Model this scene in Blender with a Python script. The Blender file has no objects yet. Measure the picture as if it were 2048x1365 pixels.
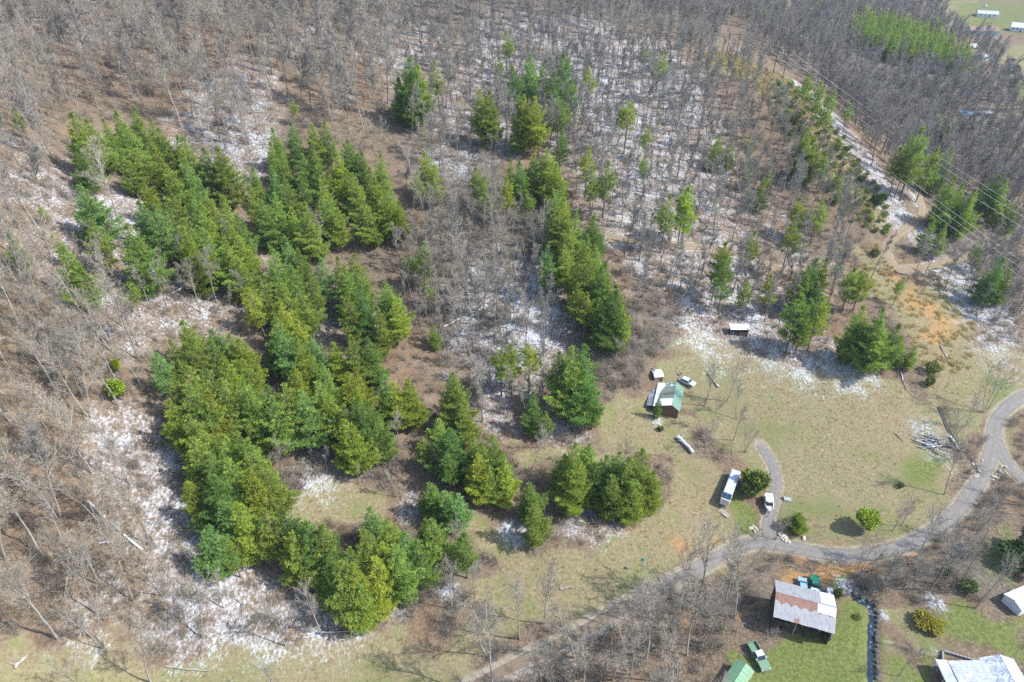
import bpy, math, random
import numpy as np
from mathutils import Vector, Matrix

# ------------------------------------------------------------------ camera, sky, sun, exposure
scene = bpy.context.scene
col = scene.collection
CAM_H, PITCH, FPX = 120.0, math.radians(35.7), 1366.0
cam_data = bpy.data.cameras.new('camera')
cam = bpy.data.objects.new('camera', cam_data); col.objects.link(cam)
cam.location = (0, 0, CAM_H)
cam.rotation_euler = (math.pi / 2 - PITCH, 0, 0)
cam_data.sensor_width = 36.0
cam_data.lens = 36.0 * FPX / 2048.0
cam_data.clip_start, cam_data.clip_end = 0.5, 20000
scene.camera = cam

SUN_AZ, SUN_EL = math.radians(98), math.radians(46)      # azimuth measured from +Y towards +X
world = bpy.data.worlds.new('World'); scene.world = world; world.use_nodes = True
wn = world.node_tree.nodes; wl = world.node_tree.links
bg = wn['Background']
sky = wn.new('ShaderNodeTexSky'); sky.sky_type = 'NISHITA'; sky.sun_disc = False
sky.sun_elevation = SUN_EL; sky.sun_rotation = SUN_AZ
wl.new(sky.outputs['Color'], bg.inputs['Color']); bg.inputs['Strength'].default_value = 0.15
sun_data = bpy.data.lights.new('sun', 'SUN'); sun_data.energy = 3.1
sun_data.angle = math.radians(0.6); sun_data.color = (1.0, 0.98, 0.935)
sun = bpy.data.objects.new('sun', sun_data); col.objects.link(sun)
sun.location = (200, 60, 300)
SUN_DIR = Vector((math.sin(SUN_AZ) * math.cos(SUN_EL), math.cos(SUN_AZ) * math.cos(SUN_EL), math.sin(SUN_EL)))
sun.rotation_euler = SUN_DIR.to_track_quat('Z', 'Y').to_euler()
vs = scene.view_settings
vs.view_transform = 'Standard'; vs.look = 'None'; vs.exposure = 1.36; vs.gamma = 1.0; vs.use_curve_mapping = False
scene.render.engine = 'CYCLES'
scene.cycles.max_bounces = 4; scene.cycles.diffuse_bounces = 2; scene.cycles.glossy_bounces = 2
scene.cycles.transmission_bounces = 2; scene.cycles.transparent_max_bounces = 4; scene.cycles.volume_bounces = 0
scene.cycles.use_denoising = False

HAZE = 0.00009
rng = np.random.default_rng(7)
random.seed(7)

# ------------------------------------------------------------------ survey: photo pixel (2048 wide) -> ray -> ground
CP, SP = math.cos(PITCH), math.sin(PITCH)
def ray(px, py):
    u = (np.asarray(px, float) - 1024) / FPX; v = (682.5 - np.asarray(py, float)) / FPX
    return np.stack([u, CP + v * SP, -SP + v * CP], -1)
def project(P):
    P = np.asarray(P, float); d = P - np.array([0, 0, CAM_H])
    f = d[..., 1] * CP - d[..., 2] * SP; up = d[..., 1] * SP + d[..., 2] * CP
    f = np.where(np.abs(f) < 1e-3, 1e-3, f)
    return 1024 + FPX * d[..., 0] / f, 682.5 - FPX * up / f, f

CTRL = np.array([  # photo pixel and height of the ground there (m above the valley floor)
 (0,1365,20),(0,1100,28),(0,900,36),(0,700,44),(0,500,52),(0,250,62),(0,0,72),(300,0,70),(600,0,66),(1000,0,60),
 (200,1365,13),(220,1100,21),(230,850,30),(230,650,37),(200,300,48),(250,480,42),(400,1200,13),(300,1340,9),(420,1000,18),(450,800,22),
 (680,850,16),(500,500,31),(600,350,37),(450,150,57),(700,150,52),(900,250,40),(1100,200,40),(1100,100,49),(750,500,25),(850,700,15),
 (1000,600,19),(1000,800,10),(1250,600,17),(1300,350,30),(1300,500,22),(1500,550,14),(1500,350,26),(1420,108,46),(1560,146,42),(1620,215,37),(1690,325,27),
 (1760,445,17),(1800,520,11),(1800,650,7),(1950,520,7),(1950,650,4),(2048,560,4),(1700,235,8),(1900,250,2),(1700,130,8),(1850,100,5),
 (2048,100,0),(1900,30,2),(1600,5,10),(1530,50,14),(1300,40,46),(1300,0,42),(1150,0,54),(2048,300,0),(1880,380,4),(2040,420,2),
 (1500,1100,0),(1600,1200,0),(1600,1365,0),(2048,1365,0),(2048,1100,0),(2000,900,1.5),(2048,780,3),(1900,720,5),(1700,800,4.5),(1330,780,6),(1450,680,9.5),
 (1200,1080,3.5),(1000,1250,2),(700,1320,3),(800,1000,9),(600,1000,13),(1330,1200,0.5),(1100,900,6),(1000,1365,0.5)], float)
d_ = ray(CTRL[:, 0], CTRL[:, 1]); t_ = (CAM_H - CTRL[:, 2]) / -d_[:, 2]
CX = np.c_[d_[:, 0] * t_, d_[:, 1] * t_]; CZ = CTRL[:, 2]
FAR = np.array([(-700,300,130),(-500,900,140),(-150,1100,95),(300,1200,40),(800,1100,30),(1100,500,20),(800,50,5),(400,-300,0),(0,-300,0),(-350,-250,55),(-700,-100,120),(250,800,25),(600,700,5)], float)
CX = np.r_[CX, FAR[:, :2]]; CZ = np.r_[CZ, FAR[:, 2]]
def _phi(r2): return np.where(r2 > 1e-9, 0.5 * r2 * np.log(np.maximum(r2, 1e-9)), 0)
S_ = 100.0
n_ = len(CX); A_ = np.zeros((n_ + 3, n_ + 3)); Xs = CX / S_
A_[:n_, :n_] = _phi(((Xs[:, None] - Xs[None]) ** 2).sum(-1)) + np.eye(n_) * 0.004
A_[:n_, n_:] = np.c_[np.ones(n_), Xs]; A_[n_:, :n_] = A_[:n_, n_:].T
W_ = np.linalg.solve(A_, np.r_[CZ, np.zeros(3)])
def hbase(x, y):
    x = np.asarray(x, float); y = np.asarray(y, float); sh = np.broadcast(x, y).shape
    xf = np.broadcast_to(x, sh).ravel(); yf = np.broadcast_to(y, sh).ravel()
    xs = np.clip(xf, -750, 1100) / S_; ys = np.clip(yf, -320, 1200) / S_
    out = np.empty(xs.size)
    for i in range(0, xs.size, 60000):
        a, b = xs[i:i+60000], ys[i:i+60000]
        r2 = (a[:, None] - Xs[None, :, 0]) ** 2 + (b[:, None] - Xs[None, :, 1]) ** 2
        out[i:i+60000] = _phi(r2) @ W_[:n_] + W_[n_] + W_[n_+1] * a + W_[n_+2] * b
    return out.reshape(sh)
# value noise
_NT = np.random.default_rng(3).random((256, 256))
def vnoise(x, y, s):
    x = np.asarray(x, float) / s; y = np.asarray(y, float) / s
    xi = np.floor(x).astype(int); yi = np.floor(y).astype(int); fx = x - xi; fy = y - yi
    fx = fx * fx * (3 - 2 * fx); fy = fy * fy * (3 - 2 * fy)
    g = lambda a, b: _NT[a % 256, b % 256]
    return (g(xi, yi) * (1 - fx) + g(xi+1, yi) * fx) * (1 - fy) + (g(xi, yi+1) * (1 - fx) + g(xi+1, yi+1) * fx) * fy
# coarse lookup of the base surface for fast ray work
GX = np.arange(-200, 620, 2.0); GY = np.arange(20, 900, 2.0)
GH = hbase(GX[None, :], GY[:, None])
def hsmooth(x, y):
    x = np.asarray(x, float); y = np.asarray(y, float)
    a = np.clip((x - GX[0]) / 2, 0, len(GX) - 1.001); b = np.clip((y - GY[0]) / 2, 0, len(GY) - 1.001)
    i = a.astype(int); j = b.astype(int); fa = a - i; fb = b - j
    return (GH[j, i] * (1 - fa) + GH[j, i+1] * fa) * (1 - fb) + (GH[j+1, i] * (1 - fa) + GH[j+1, i+1] * fa) * fb
TS = np.concatenate([np.arange(60, 300, 0.75), np.arange(300, 900, 2.5)])
def at(px, py, h=0.0):
    """where the photo's pixel meets the surface h metres above the ground; returns x, y (arrays)"""
    px = np.atleast_1d(np.asarray(px, float)); py = np.atleast_1d(np.asarray(py, float)); h = np.broadcast_to(np.asarray(h, float), px.shape)
    d = ray(px, py)
    P = d[:, None, :] * TS[None, :, None]
    g = CAM_H + P[..., 2] - hsmooth(P[..., 0], P[..., 1]) - h[:, None]
    neg = g < 0; k = np.where(neg.any(1), neg.argmax(1), len(TS) - 1); k = np.maximum(k, 1)
    r = np.arange(len(px)); g0 = g[r, k-1]; g1 = g[r, k]
    f = np.clip(g0 / np.where(np.abs(g0 - g1) < 1e-9, 1e-9, g0 - g1), 0, 1)
    t = TS[k-1] + (TS[k] - TS[k-1]) * f
    return d[:, 0] * t, d[:, 1] * t
def at1(px, py, h=0.0):
    x, y = at([px], [py], h); return float(x[0]), float(y[0])
def poly(pts):
    a = np.array(pts, float); x, y = at(a[:, 0], a[:, 1]); return np.c_[x, y]
def inside(P, x, y):
    x = np.asarray(x); y = np.asarray(y); c = np.zeros(x.shape, bool); n = len(P)
    for i in range(n):
        x0, y0 = P[i]; x1, y1 = P[(i + 1) % n]
        if y0 == y1: continue
        c ^= ((y0 > y) != (y1 > y)) & (x < (x1 - x0) * (y - y0) / (y1 - y0) + x0)
    return c
def seg_dist(P, x, y, closed=True):
    d = np.full(np.shape(x), 1e9); n = len(P)
    for i in range(n if closed else n - 1):
        a = P[i]; b = P[(i + 1) % n]; ab = b - a; L = max((ab ** 2).sum(), 1e-9)
        t = np.clip(((x - a[0]) * ab[0] + (y - a[1]) * ab[1]) / L, 0, 1)
        d = np.minimum(d, np.hypot(x - a[0] - t * ab[0], y - a[1] - t * ab[1]))
    return d
def soft(P, x, y, w):
    """1 inside a patch, fading to 0 over w metres at its edge"""
    lo = P.min(0) - w; hi = P.max(0) + w
    m = (x > lo[0]) & (x < hi[0]) & (y > lo[1]) & (y < hi[1]); out = np.zeros(np.shape(x))
    if m.any():
        s = seg_dist(P, x[m], y[m]); ins = inside(P, x[m], y[m]); out[m] = np.clip(0.5 + np.where(ins, s, -s) / w, 0, 1)
    return out
def smooth_path(pts, step=1.2):
    P = poly(pts); d = np.r_[0, np.cumsum(np.hypot(*np.diff(P, axis=0).T))]
    Q = [];  n = len(P)
    for i in range(n - 1):
        p0, p1, p2, p3 = P[max(i-1, 0)], P[i], P[i+1], P[min(i+2, n-1)]
        k = max(2, int((d[i+1] - d[i]) / step))
        for j in range(k):
            t = j / k
            Q.append(0.5 * (2*p1 + (p2-p0)*t + (2*p0-5*p1+4*p2-p3)*t*t + (3*p1-p0-3*p2+p3)*t**3))
    Q.append(P[-1]); return np.array(Q)

# ------------------------------------------------------------------ helpers: meshes, objects, materials
def mesh_np(name, V, F):
    me = bpy.data.meshes.new(name); V = np.ascontiguousarray(V, np.float32); F = np.ascontiguousarray(F, np.int32)
    k = F.shape[1]
    me.vertices.add(len(V)); me.vertices.foreach_set('co', V.ravel())
    me.loops.add(F.size); me.loops.foreach_set('vertex_index', F.ravel())
    me.polygons.add(len(F)); me.polygons.foreach_set('loop_start', np.arange(0, F.size, k, dtype=np.int32))
    me.update(calc_edges=True); return me
def fattr(me, name, vals):
    a = me.attributes.new(name, 'FLOAT', 'POINT'); a.data.foreach_set('value', np.ascontiguousarray(vals, np.float32))
def link(name, data, parent=None, mat=None, loc=None):
    o = bpy.data.objects.new(name, data); col.objects.link(o)
    if mat is not None and data is not None and not data.materials: data.materials.append(mat)
    if parent is not None: o.parent = parent
    if loc is not None: o.location = loc
    return o
def tag(o, label=None, cat=None, group=None, kind=None):
    if label: o['label'] = label
    if cat: o['category'] = cat
    if group: o['group'] = group
    if kind: o['kind'] = kind
    return o
def thing(name, label, cat, loc=(0, 0, 0), rz=0.0, group=None):
    o = bpy.data.objects.new(name, None); col.objects.link(o); o.empty_display_size = 0.3
    o.location = loc; o.rotation_euler = (0, 0, rz)
    return tag(o, label, cat, group)

class MB:
    """collects faces of one part"""
    def __init__(s): s.v = []; s.f = []
    def add(s, V, F):
        n = len(s.v); s.v += [tuple(p) for p in V]; s.f += [tuple(i + n for i in f) for f in F]; return s
    def box(s, x0, x1, y0, y1, z0, z1, taper=0.0):
        t = taper
        return s.add([(x0,y0,z0),(x1,y0,z0),(x1,y1,z0),(x0,y1,z0),(x0+t,y0+t,z1),(x1-t,y0+t,z1),(x1-t,y1-t,z1),(x0+t,y1-t,z1)],
                     [(3,2,1,0),(4,5,6,7),(0,1,5,4),(1,2,6,5),(2,3,7,6),(3,0,4,7)])
    def bar(s, a, b, r0, r1=None, n=6, caps=True):
        a = Vector(a); b = Vector(b); r1 = r0 if r1 is None else r1
        d = (b - a).normalized(); u = d.orthogonal().normalized(); w = d.cross(u)
        V = []
        for p, r in ((a, r0), (b, r1)):
            for i in range(n):
                q = 2 * math.pi * i / n; V.append(p + u * (r * math.cos(q)) + w * (r * math.sin(q)))
        F = [(i, (i+1) % n, n + (i+1) % n, n + i) for i in range(n)]
        if caps: F += [tuple(range(n - 1, -1, -1)), tuple(range(n, 2 * n))]
        return s.add(V, F)
    def prism(s, prof, y0, y1):
        """profile of (x, z) points extruded along y"""
        n = len(prof); V = [(x, y0, z) for x, z in prof] + [(x, y1, z) for x, z in prof]
        F = [tuple(range(n)), tuple(range(2 * n - 1, n - 1, -1))] + [((i+1) % n, i, n + i, n + (i+1) % n) for i in range(n)]
        return s.add(V, F)
    def loft(s, rings, cap=True):
        n = len(rings[0]); V = [p for r in rings for p in r]; F = []
        for k in range(len(rings) - 1):
            F += [(k*n+i, k*n+(i+1) % n, (k+1)*n+(i+1) % n, (k+1)*n+i) for i in range(n)]
        if cap: F += [tuple(range(n - 1, -1, -1)), tuple(range((len(rings)-1)*n, len(rings)*n))]
        return s.add(V, F)
    def mesh(s, name, mat, smooth=False):
        me = bpy.data.meshes.new(name); me.from_pydata(s.v, [], s.f); me.update()
        if mat: me.materials.append(mat)
        if smooth: me.polygons.foreach_set('use_smooth', [True] * len(me.polygons))
        return me
    def build(s, name, mat, parent=None, smooth=False, loc=None):
        return link(name, s.mesh(name, mat, smooth), parent, None, loc)

class NT:
    """small wrapper for building node materials"""
    def __init__(s, name, rough=0.9):
        s.m = bpy.data.materials.new(name); s.m.use_nodes = True; s.t = s.m.node_tree
        s.b = s.t.nodes['Principled BSDF']; s.b.inputs['Roughness'].default_value = rough
        s.b.inputs['Specular IOR Level'].default_value = 0.25
        s._c = None
    def node(s, typ, **kw):
        n = s.t.nodes.new(typ)
        for k, v in kw.items(): setattr(n, k, v)
        return n
    def link(s, a, b): s.t.links.new(a, b)
    def val(s, sock, v):
        if isinstance(v, bpy.types.NodeSocket): s.link(v, sock)
        else: sock.default_value = (*v, 1) if isinstance(v, (tuple, list)) and len(v) == 3 and sock.type == 'RGBA' else v
    def coord(s, kind='Object', scale=None):
        if s._c is None: s._c = s.node('ShaderNodeTexCoord')
        o = s._c.outputs[kind]
        if scale is None: return o
        m = s.node('ShaderNodeMapping'); s.link(o, m.inputs['Vector']); m.inputs['Scale'].default_value = scale; return m.outputs[0]
    def noise(s, scale, detail=2, rough=0.55, vec=None, dist=0.0):
        n = s.node('ShaderNodeTexNoise'); s.link(vec or s.coord(), n.inputs['Vector'])
        n.inputs['Scale'].default_value = scale; n.inputs['Detail'].default_value = detail; n.inputs['Roughness'].default_value = rough
        n.inputs['Distortion'].default_value = dist; return n.outputs['Fac']
    def math(s, op, a, b=None, clamp=False):
        n = s.node('ShaderNodeMath', operation=op); n.use_clamp = clamp; s.val(n.inputs[0], a)
        if b is not None: s.val(n.inputs[1], b)
        return n.outputs[0]
    def step(s, v, lo, hi, a=0.0, b=1.0):
        n = s.node('ShaderNodeMapRange', interpolation_type='SMOOTHSTEP'); s.val(n.inputs['Value'], v)
        n.inputs['From Min'].default_value = lo; n.inputs['From Max'].default_value = hi
        n.inputs['To Min'].default_value = a; n.inputs['To Max'].default_value = b; return n.outputs['Result']
    def mix(s, f, a, b, typ='MIX'):
        n = s.node('ShaderNodeMix', data_type='RGBA', blend_type=typ); s.val(n.inputs[0], f); s.val(n.inputs[6], a); s.val(n.inputs[7], b); return n.outputs[2]
    def ramp(s, f, stops):
        n = s.node('ShaderNodeValToRGB'); s.link(f, n.inputs[0]); e = n.color_ramp.elements
        while len(e) < len(stops): e.new(0.5)
        for k, (p, c) in enumerate(stops): e[k].position = p; e[k].color = (*c, 1)
        return n.outputs[0]
    def attr(s, name, kind='GEOMETRY', out='Fac'):
        n = s.node('ShaderNodeAttribute', attribute_type=kind, attribute_name=name); return n.outputs[out]
    def bump(s, h, strength=0.4, dist=0.1):
        n = s.node('ShaderNodeBump'); n.inputs['Strength'].default_value = strength; n.inputs['Distance'].default_value = dist
        s.link(h, n.inputs['Height']); s.link(n.outputs[0], s.b.inputs['Normal'])
    def color(s, c): s.val(s.b.inputs['Base Color'], c); return s
def simple(name, c, rough=0.7, var=0.12, scale=3.0, metal=0.0, dirt=None):
    n = NT(name, rough); f = n.noise(scale, 4, 0.6)
    lo = tuple(x * (1 - var * 2) for x in c); hi = tuple(min(1, x * (1 + var)) for x in c)
    k = n.ramp(f, [(0.3, lo), (0.7, hi)])
    if dirt: k = n.mix(n.step(n.noise(scale * 0.4, 5, 0.65), 0.5, 0.75), k, dirt)
    n.color(k); n.b.inputs['Metallic'].default_value = metal
    return n.m
# ------------------------------------------------------------------ ground: patches surveyed on the photograph
def grow(a, b, d0, r):
    out = [a]; d = d0; s = 1 if b > a else -1
    while abs(out[-1] - a) < abs(b - a): d *= r; out.append(out[-1] + s * d)
    return out[1:]
xs = np.r_[sorted(grow(-170, -4500, 2, 1.25)), np.arange(-170, 190, 0.9), np.arange(190, 460, 2.2), grow(460, 4500, 3, 1.22)]
ys = np.r_[sorted(grow(36, -3000, 1.5, 1.3)), np.arange(36, 300, 0.9), np.arange(300, 500, 1.6), np.arange(500, 820, 4), grow(820, 6000, 6, 1.22)]
VX, VY = np.meshgrid(xs, ys); vx = VX.ravel(); vy = VY.ravel()
hz = hbase(vx, vy)

ROADS = {  # centre line on the photo, half width (m)
 'gravel_road': ([(900,1400),(1000,1345),(1120,1288),(1220,1232),(1300,1188),(1380,1146),(1450,1108),(1510,1085),(1570,1092),(1640,1106),(1720,1110),(1800,1094),(1870,1060),(1925,1010),(1962,955),(1985,900),(1988,860),(2005,825),(2048,792),(2110,772)], 1.6),
 'side_road': ([(1990,868),(2003,905),(2030,945),(2075,985),(2140,1030)], 1.5),
 'driveway': ([(1538,1092),(1536,1050),(1546,1000),(1552,965),(1545,930),(1520,890)], 1.2),
 'dirt_track': ([(1832,380),(1842,402),(1843,428),(1822,452),(1790,474),(1772,494),(1778,520),(1800,538),(1850,536),(1900,524),(1945,506),(1985,490)], 1.5),
 'logging_track': ([(1215,478),(1290,484),(1370,492),(1440,500),(1500,516),(1560,540),(1620,545),(1680,535)], 1.4),
 'far_road': ([(1985,156),(2020,152),(2048,152),(2110,152)], 2.5),
}
PATHS = {k: (smooth_path(p), w) for k, (p, w) in ROADS.items()}
road_d = np.full(vx.shape, 1e9)
for k, (P, w) in PATHS.items():
    m = (vx > P[:, 0].min() - 8) & (vx < P[:, 0].max() + 8) & (vy > P[:, 1].min() - 8) & (vy < P[:, 1].max() + 8)
    road_d[m] = np.minimum(road_d[m], seg_dist(P, vx[m], vy[m], False) - w)

TAN = [  # dry grass
 ([(1330,690),(1400,678),(1480,690),(1620,740),(1760,752),(1850,800),(1900,900),(1960,950),(1920,1010),(1850,1055),(1700,1085),(1560,1072),(1560,1000),(1540,940),(1480,900),(1420,860),(1380,800),(1330,760)], 5, 1.0),
 ([(870,1075),(950,1060),(1100,1095),(1300,1045),(1340,960),(1400,900),(1460,930),(1520,1040),(1470,1085),(1380,1130),(1280,1180),(1150,1250),(1000,1250),(950,1200),(990,1130)], 4, 1.0),
 ([(550,985),(620,975),(690,985),(800,1010),(830,1050),(720,1080),(640,1060),(560,1020)], 3, 1.0),
 ([(-100,1420),(-60,1310),(150,1290),(300,1310),(640,1305),(800,1270),(950,1220),(1060,1240),(900,1330),(800,1420)], 5, 0.85),
 ([(1175,885),(1225,800),(1300,750),(1400,840),(1380,930),(1200,905),(1040,945),(1010,890)], 4, 0.95),
 ([(1405,112),(1450,105),(1500,128),(1580,160),(1640,225),(1700,300),(1780,430),(1750,470),(1690,400),(1610,300),(1540,210),(1480,160)], 7, 0.9),
 ([(1700,500),(1770,480),(1800,560),(1900,560),(1950,650),(1940,740),(1850,760),(1790,620),(1700,570)], 6, 0.85),
 ([(1850,740),(1990,700),(2060,680),(2060,780),(2000,800),(1930,870),(1880,860)], 5, 0.8),
 ([(1750,1270),(1800,1240),(1900,1250),(2060,1220),(2060,1290),(1900,1330),(1840,1320)], 3, 0.6),
 ([(2000,880),(2060,830),(2060,960),(2020,920)], 3, 0.8),
 ([(2000,95),(2060,90),(2060,200),(2040,185),(2010,165),(1990,120)], 12, 0.9), ([(1500,-5),(1630,-5),(1620,22),(1540,12)], 14, 0.9),
 ([(1880,0),(1955,0),(1955,60),(1900,75),(1885,40)], 12, 0.8),
]
GREEN = [
 ([(1490,1290),(1560,1290),(1668,1270),(1680,1205),(1735,1225),(1740,1420),(1480,1420)], 2.5, 1.0),
 ([(1755,1310),(1850,1340),(1900,1300),(1870,1420),(1755,1420)], 3, 1.0), ([(1860,1250),(2060,1195),(2060,1330),(1900,1310)], 4, 0.75),
 ([(1460,1000),(1500,965),(1522,990),(1520,1055),(1480,1040)], 3, 0.9), ([(1640,1140),(1690,1140),(1680,1190),(1650,1190)], 2, 0.8),
 ([(1560,855),(1620,865),(1580,910),(1490,860),(1470,800)], 7, 0.6), ([(1770,900),(1850,890),(1920,910),(1900,970),(1780,960)], 6, 0.8),
 ([(1360,700),(1480,760),(1520,860),(1450,840),(1380,760)], 9, 0.5), ([(1570,1010),(1700,1040),(1850,1040),(1830,1075),(1600,1070)], 6, 0.62),
 ([(-60,1420),(-60,1345),(110,1345),(250,1330),(450,1325),(620,1310),(650,1340),(560,1420)], 5, 0.42), ([(640,1345),(900,1310),(880,1420),(640,1420)], 4, 0.45),
 ([(1060,1180),(1160,1150),(1210,1160),(1120,1230)], 4, 0.4), ([(1010,900),(1200,900),(1200,940),(1050,960)], 4, 0.35), ([(1960,780),(2060,760),(2060,800),(1990,810)], 4, 0.7),
 ([(1300,900),(1400,920),(1470,950),(1400,990)], 5, 0.45), ([(2000,95),(2060,90),(2060,130),(2010,130)], 14, 0.5), ([(2000,158),(2060,160),(2060,200),(2030,190)], 10, 0.8), ([(1890,0),(2080,0),(2080,70),(1900,70)], 20, .55),
 ([(1900,50),(1965,30),(1970,60),(1900,75)], 10, 0.8), ([(1960,0),(2060,0),(2060,60),(1980,40)], 15, 0.4), ([(600,1000),(700,990),(790,1030),(700,1060)], 4, 0.25),
 ([(1330,750),(1450,700),(1700,780),(1800,880),(1500,840)], 15, 0.22), ([(1960,1090),(2060,1060),(2060,1180),(1990,1160)], 4, 0.6)]
DIRT = [
 ([(1560,1078),(1700,1092),(1800,1080),(1870,1045),(1862,1060),(1800,1092),(1700,1102),(1560,1084)], 1.2, 1.0),
 ([(1560,1115),(1640,1120),(1730,1122),(1760,1130),(1720,1145),(1660,1152),(1620,1165),(1560,1195),(1505,1195),(1520,1125)], 2.5, 1.15),
 ([(1340,1105),(1400,1085),(1480,1068),(1480,1082),(1410,1112),(1350,1135)], 2, 0.6), ([(1270,1190),(1305,1170),(1310,1185),(1280,1205)], 1.5, 0.9),
 ([(1770,520),(1830,540),(1830,570),(1760,560),(1730,600),(1700,560)], 4, 0.6), ([(1740,470),(1790,450),(1770,490),(1730,500)], 3, 0.5), ([(1250,840),(1290,815),(1310,830),(1280,870)], 3, 0.6),
 ([(560,1000),(575,990),(560,975),(545,985)], 2, 0.5), ([(880,1070),(960,1060),(960,1085),(900,1095)], 3, 0.5), ([(1180,870),(1230,860),(1230,880),(1150,895)], 3, 0.5),
 ([(1600,800),(1740,780),(1760,820),(1620,850)], 7, 0.4), ([(1570,940),(1680,900),(1720,930),(1600,985)], 7, .34), ([(1350,940),(1420,930),(1440,1010),(1360,1020)], 7, .3), ([(1000,1130),(1150,1110),(1120,1170),(1010,1190)], 6, .3), ([(1850,600),(1900,640),(1890,700),(1840,660)], 5, 0.35),
 ([(1265,600),(1320,590),(1330,660),(1280,680)], 6, 0.5), ([(1000,1290),(1140,1240),(1380,1190),(1480,1200),(1400,1310),(1100,1350)], 5, 0.45),
 ([(1415,112),(1450,106),(1500,128),(1580,162),(1640,228),(1690,300),(1640,290),(1560,215),(1490,160)], 9, 0.5), ([(1790,560),(1850,560),(1930,650),(1930,720),(1870,720),(1800,620)], 8, .62), ([(2000,930),(2030,950),(2010,985),(1985,960)], 1.5, 0.6), ([(1960,940),(1945,955),(1930,945),(1948,925)], 1.5, 0.7), ([(240,780),(330,760),(330,840),(250,830)], 6, 0.3)]
BRUSH = [  # grey-brown, twiggy ground under thickets
 ([(820,260),(1010,330),(1100,480),(1010,760),(930,760),(800,640),(820,420)], 12, 0.9), ([(560,900),(760,900),(800,980),(640,985),(560,960)], 4, 0.9),
 ([(1210,640),(1320,560),(1400,650),(1310,740),(1220,800)], 6, 0.7), ([(740,1180),(960,1120),(990,1180),(800,1260)], 4, 0.9),
 ([(1670,1150),(1760,1125),(1960,1090),(2060,1090),(2060,1190),(1900,1200),(1700,1225),(1680,1200)], 3, 0.7), ([(1380,1140),(1500,1110),(1530,1180),(1440,1300),(1300,1365),(1000,1400),(1100,1330)], 4, 0.7),
 ([(1860,380),(2060,300),(2060,680),(1960,660),(1860,520)], 15, 0.7), ([(1480,0),(2000,160),(2060,300),(1900,380),(1650,180),(1480,80)], 25, 0.8), ([(700,0),(1480,0),(1450,95),(1000,90),(780,70)], 20, 0.8)]
SNOW = [  # photo x, y, radius in photo pixels, strength
 (232,850,40,.8),(262,900,60,.9),(320,930,55,1),(345,990,60,1),(350,1060,60,.95),(390,1110,50,.8),(400,1180,85,.95),(480,1225,70,.9),(560,1235,70,.9),(630,1235,70,.9),(700,1250,50,.7),(650,1180,60,.8),(760,1195,50,.8),(905,1190,25,.9),
 (240,900,22,1),(215,870,20,1),(190,1290,26,.7),(150,1230,26,.8),(210,1195,30,.7),(270,1010,36,.75),(90,1290,20,.5),(180,1130,30,.4),(20,1000,30,.4),(60,900,26,.4),
 (330,560,110,.75),(430,570,90,.7),(220,520,70,.7),(150,420,60,.7),(110,360,55,.8),(60,470,40,.6),(40,290,50,.6),(20,380,40,.6),(230,440,70,.9),(380,600,60,.7),(470,640,40,.5),(120,560,40,.5),(300,480,40,.7),
 (420,200,50,.75),(470,230,80,.8),(390,265,60,.75),(490,330,45,.8),(440,160,40,.7),(520,290,40,.8),(60,40,35,.6),(140,25,40,.7),(185,70,40,.7),(260,140,40,.4),(560,70,50,.5),(620,60,60,.7),(690,40,60,.6),(760,70,60,.7),(830,100,70,.75),(880,140,70,.7),(920,100,60,.6),
 (700,170,50,.5),(800,180,40,.55),(890,230,60,.7),(920,300,60,.7),(870,330,45,.7),(960,240,40,.9),(1010,270,40,.9),
 (1000,130,90,.9),(1090,110,90,.85),(1200,125,110,.95),(1300,125,80,.9),(1240,200,120,.95),(1350,210,90,.9),(1300,300,120,.85),(1200,340,90,.7),(1400,330,90,.8),(1300,410,110,.85),(1420,430,80,.8),(1520,430,60,.6),(1130,300,50,.7),(1180,250,60,.8),(1250,130,60,.9),(1400,200,50,.7),
 (1000,590,100,.75),(960,540,50,.65),(1060,640,80,1.05),(1080,600,50,1.1),(940,660,60,.8),(1100,560,45,1),(1040,680,70,.75),(1130,640,60,.6),(980,760,40,.8),(990,820,50,.85),(1120,850,45,.9),(1050,800,40,.6),(960,720,30,.7),(890,740,30,.5),(860,400,40,.35),(920,440,36,.4),
 (1350,510,80,.8),(1400,570,90,.75),(1290,530,60,.6),(1480,590,90,.8),(1400,640,60,.95),(1500,640,60,.95),(1580,640,60,.8),(1540,700,46,.85),(1500,735,26,.5),(1600,722,46,.9),(1680,735,44,.95),(1735,745,24,.95),(1620,560,60,.5),(1560,470,50,.7),
 (1612,185,30,.95),(1642,215,42,.9),(1670,245,44,.9),(1700,285,44,.85),(1730,330,44,.95),(1755,370,46,1.0),(1785,410,36,.9),(1830,400,16,.9),(1810,452,12,1),(1850,470,30,.95),(1850,500,20,.9),
 (1900,560,40,.8),(1940,590,60,.95),(1970,640,50,.8),(1985,690,50,.7),(1995,725,40,.6),(2020,600,40,.5),(1990,250,36,.6),(2020,210,26,.4),(1900,300,30,.3),
 (1865,880,36,.75),(1900,835,26,.4),(1910,890,14,.9),(1050,1072,28,1.0),(1020,1060,22,1),(1140,1050,26,.9),(1185,1045,40,.9),(1235,1042,30,.85),(820,1022,24,1),(880,1030,40,.7),(640,950,50,.85),(680,930,40,.8),(600,930,36,.7),(830,1000,30,.5),
 (1310,835,14,1.05),(1240,1300,30,.35),(1060,1330,36,.45),(1140,1330,36,.4),(1690,1170,16,.9),(1710,1190,16,.7),(1870,1205,16,.9),(1765,1228,10,.9),(1890,1330,20,.7),(1940,1290,16,.5),(640,660,36,.8),(600,600,36,.6),(740,640,36,.5),(1960,200,30,.3),(1660,260,40,.5),(1990,1165,26,.4)]
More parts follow.
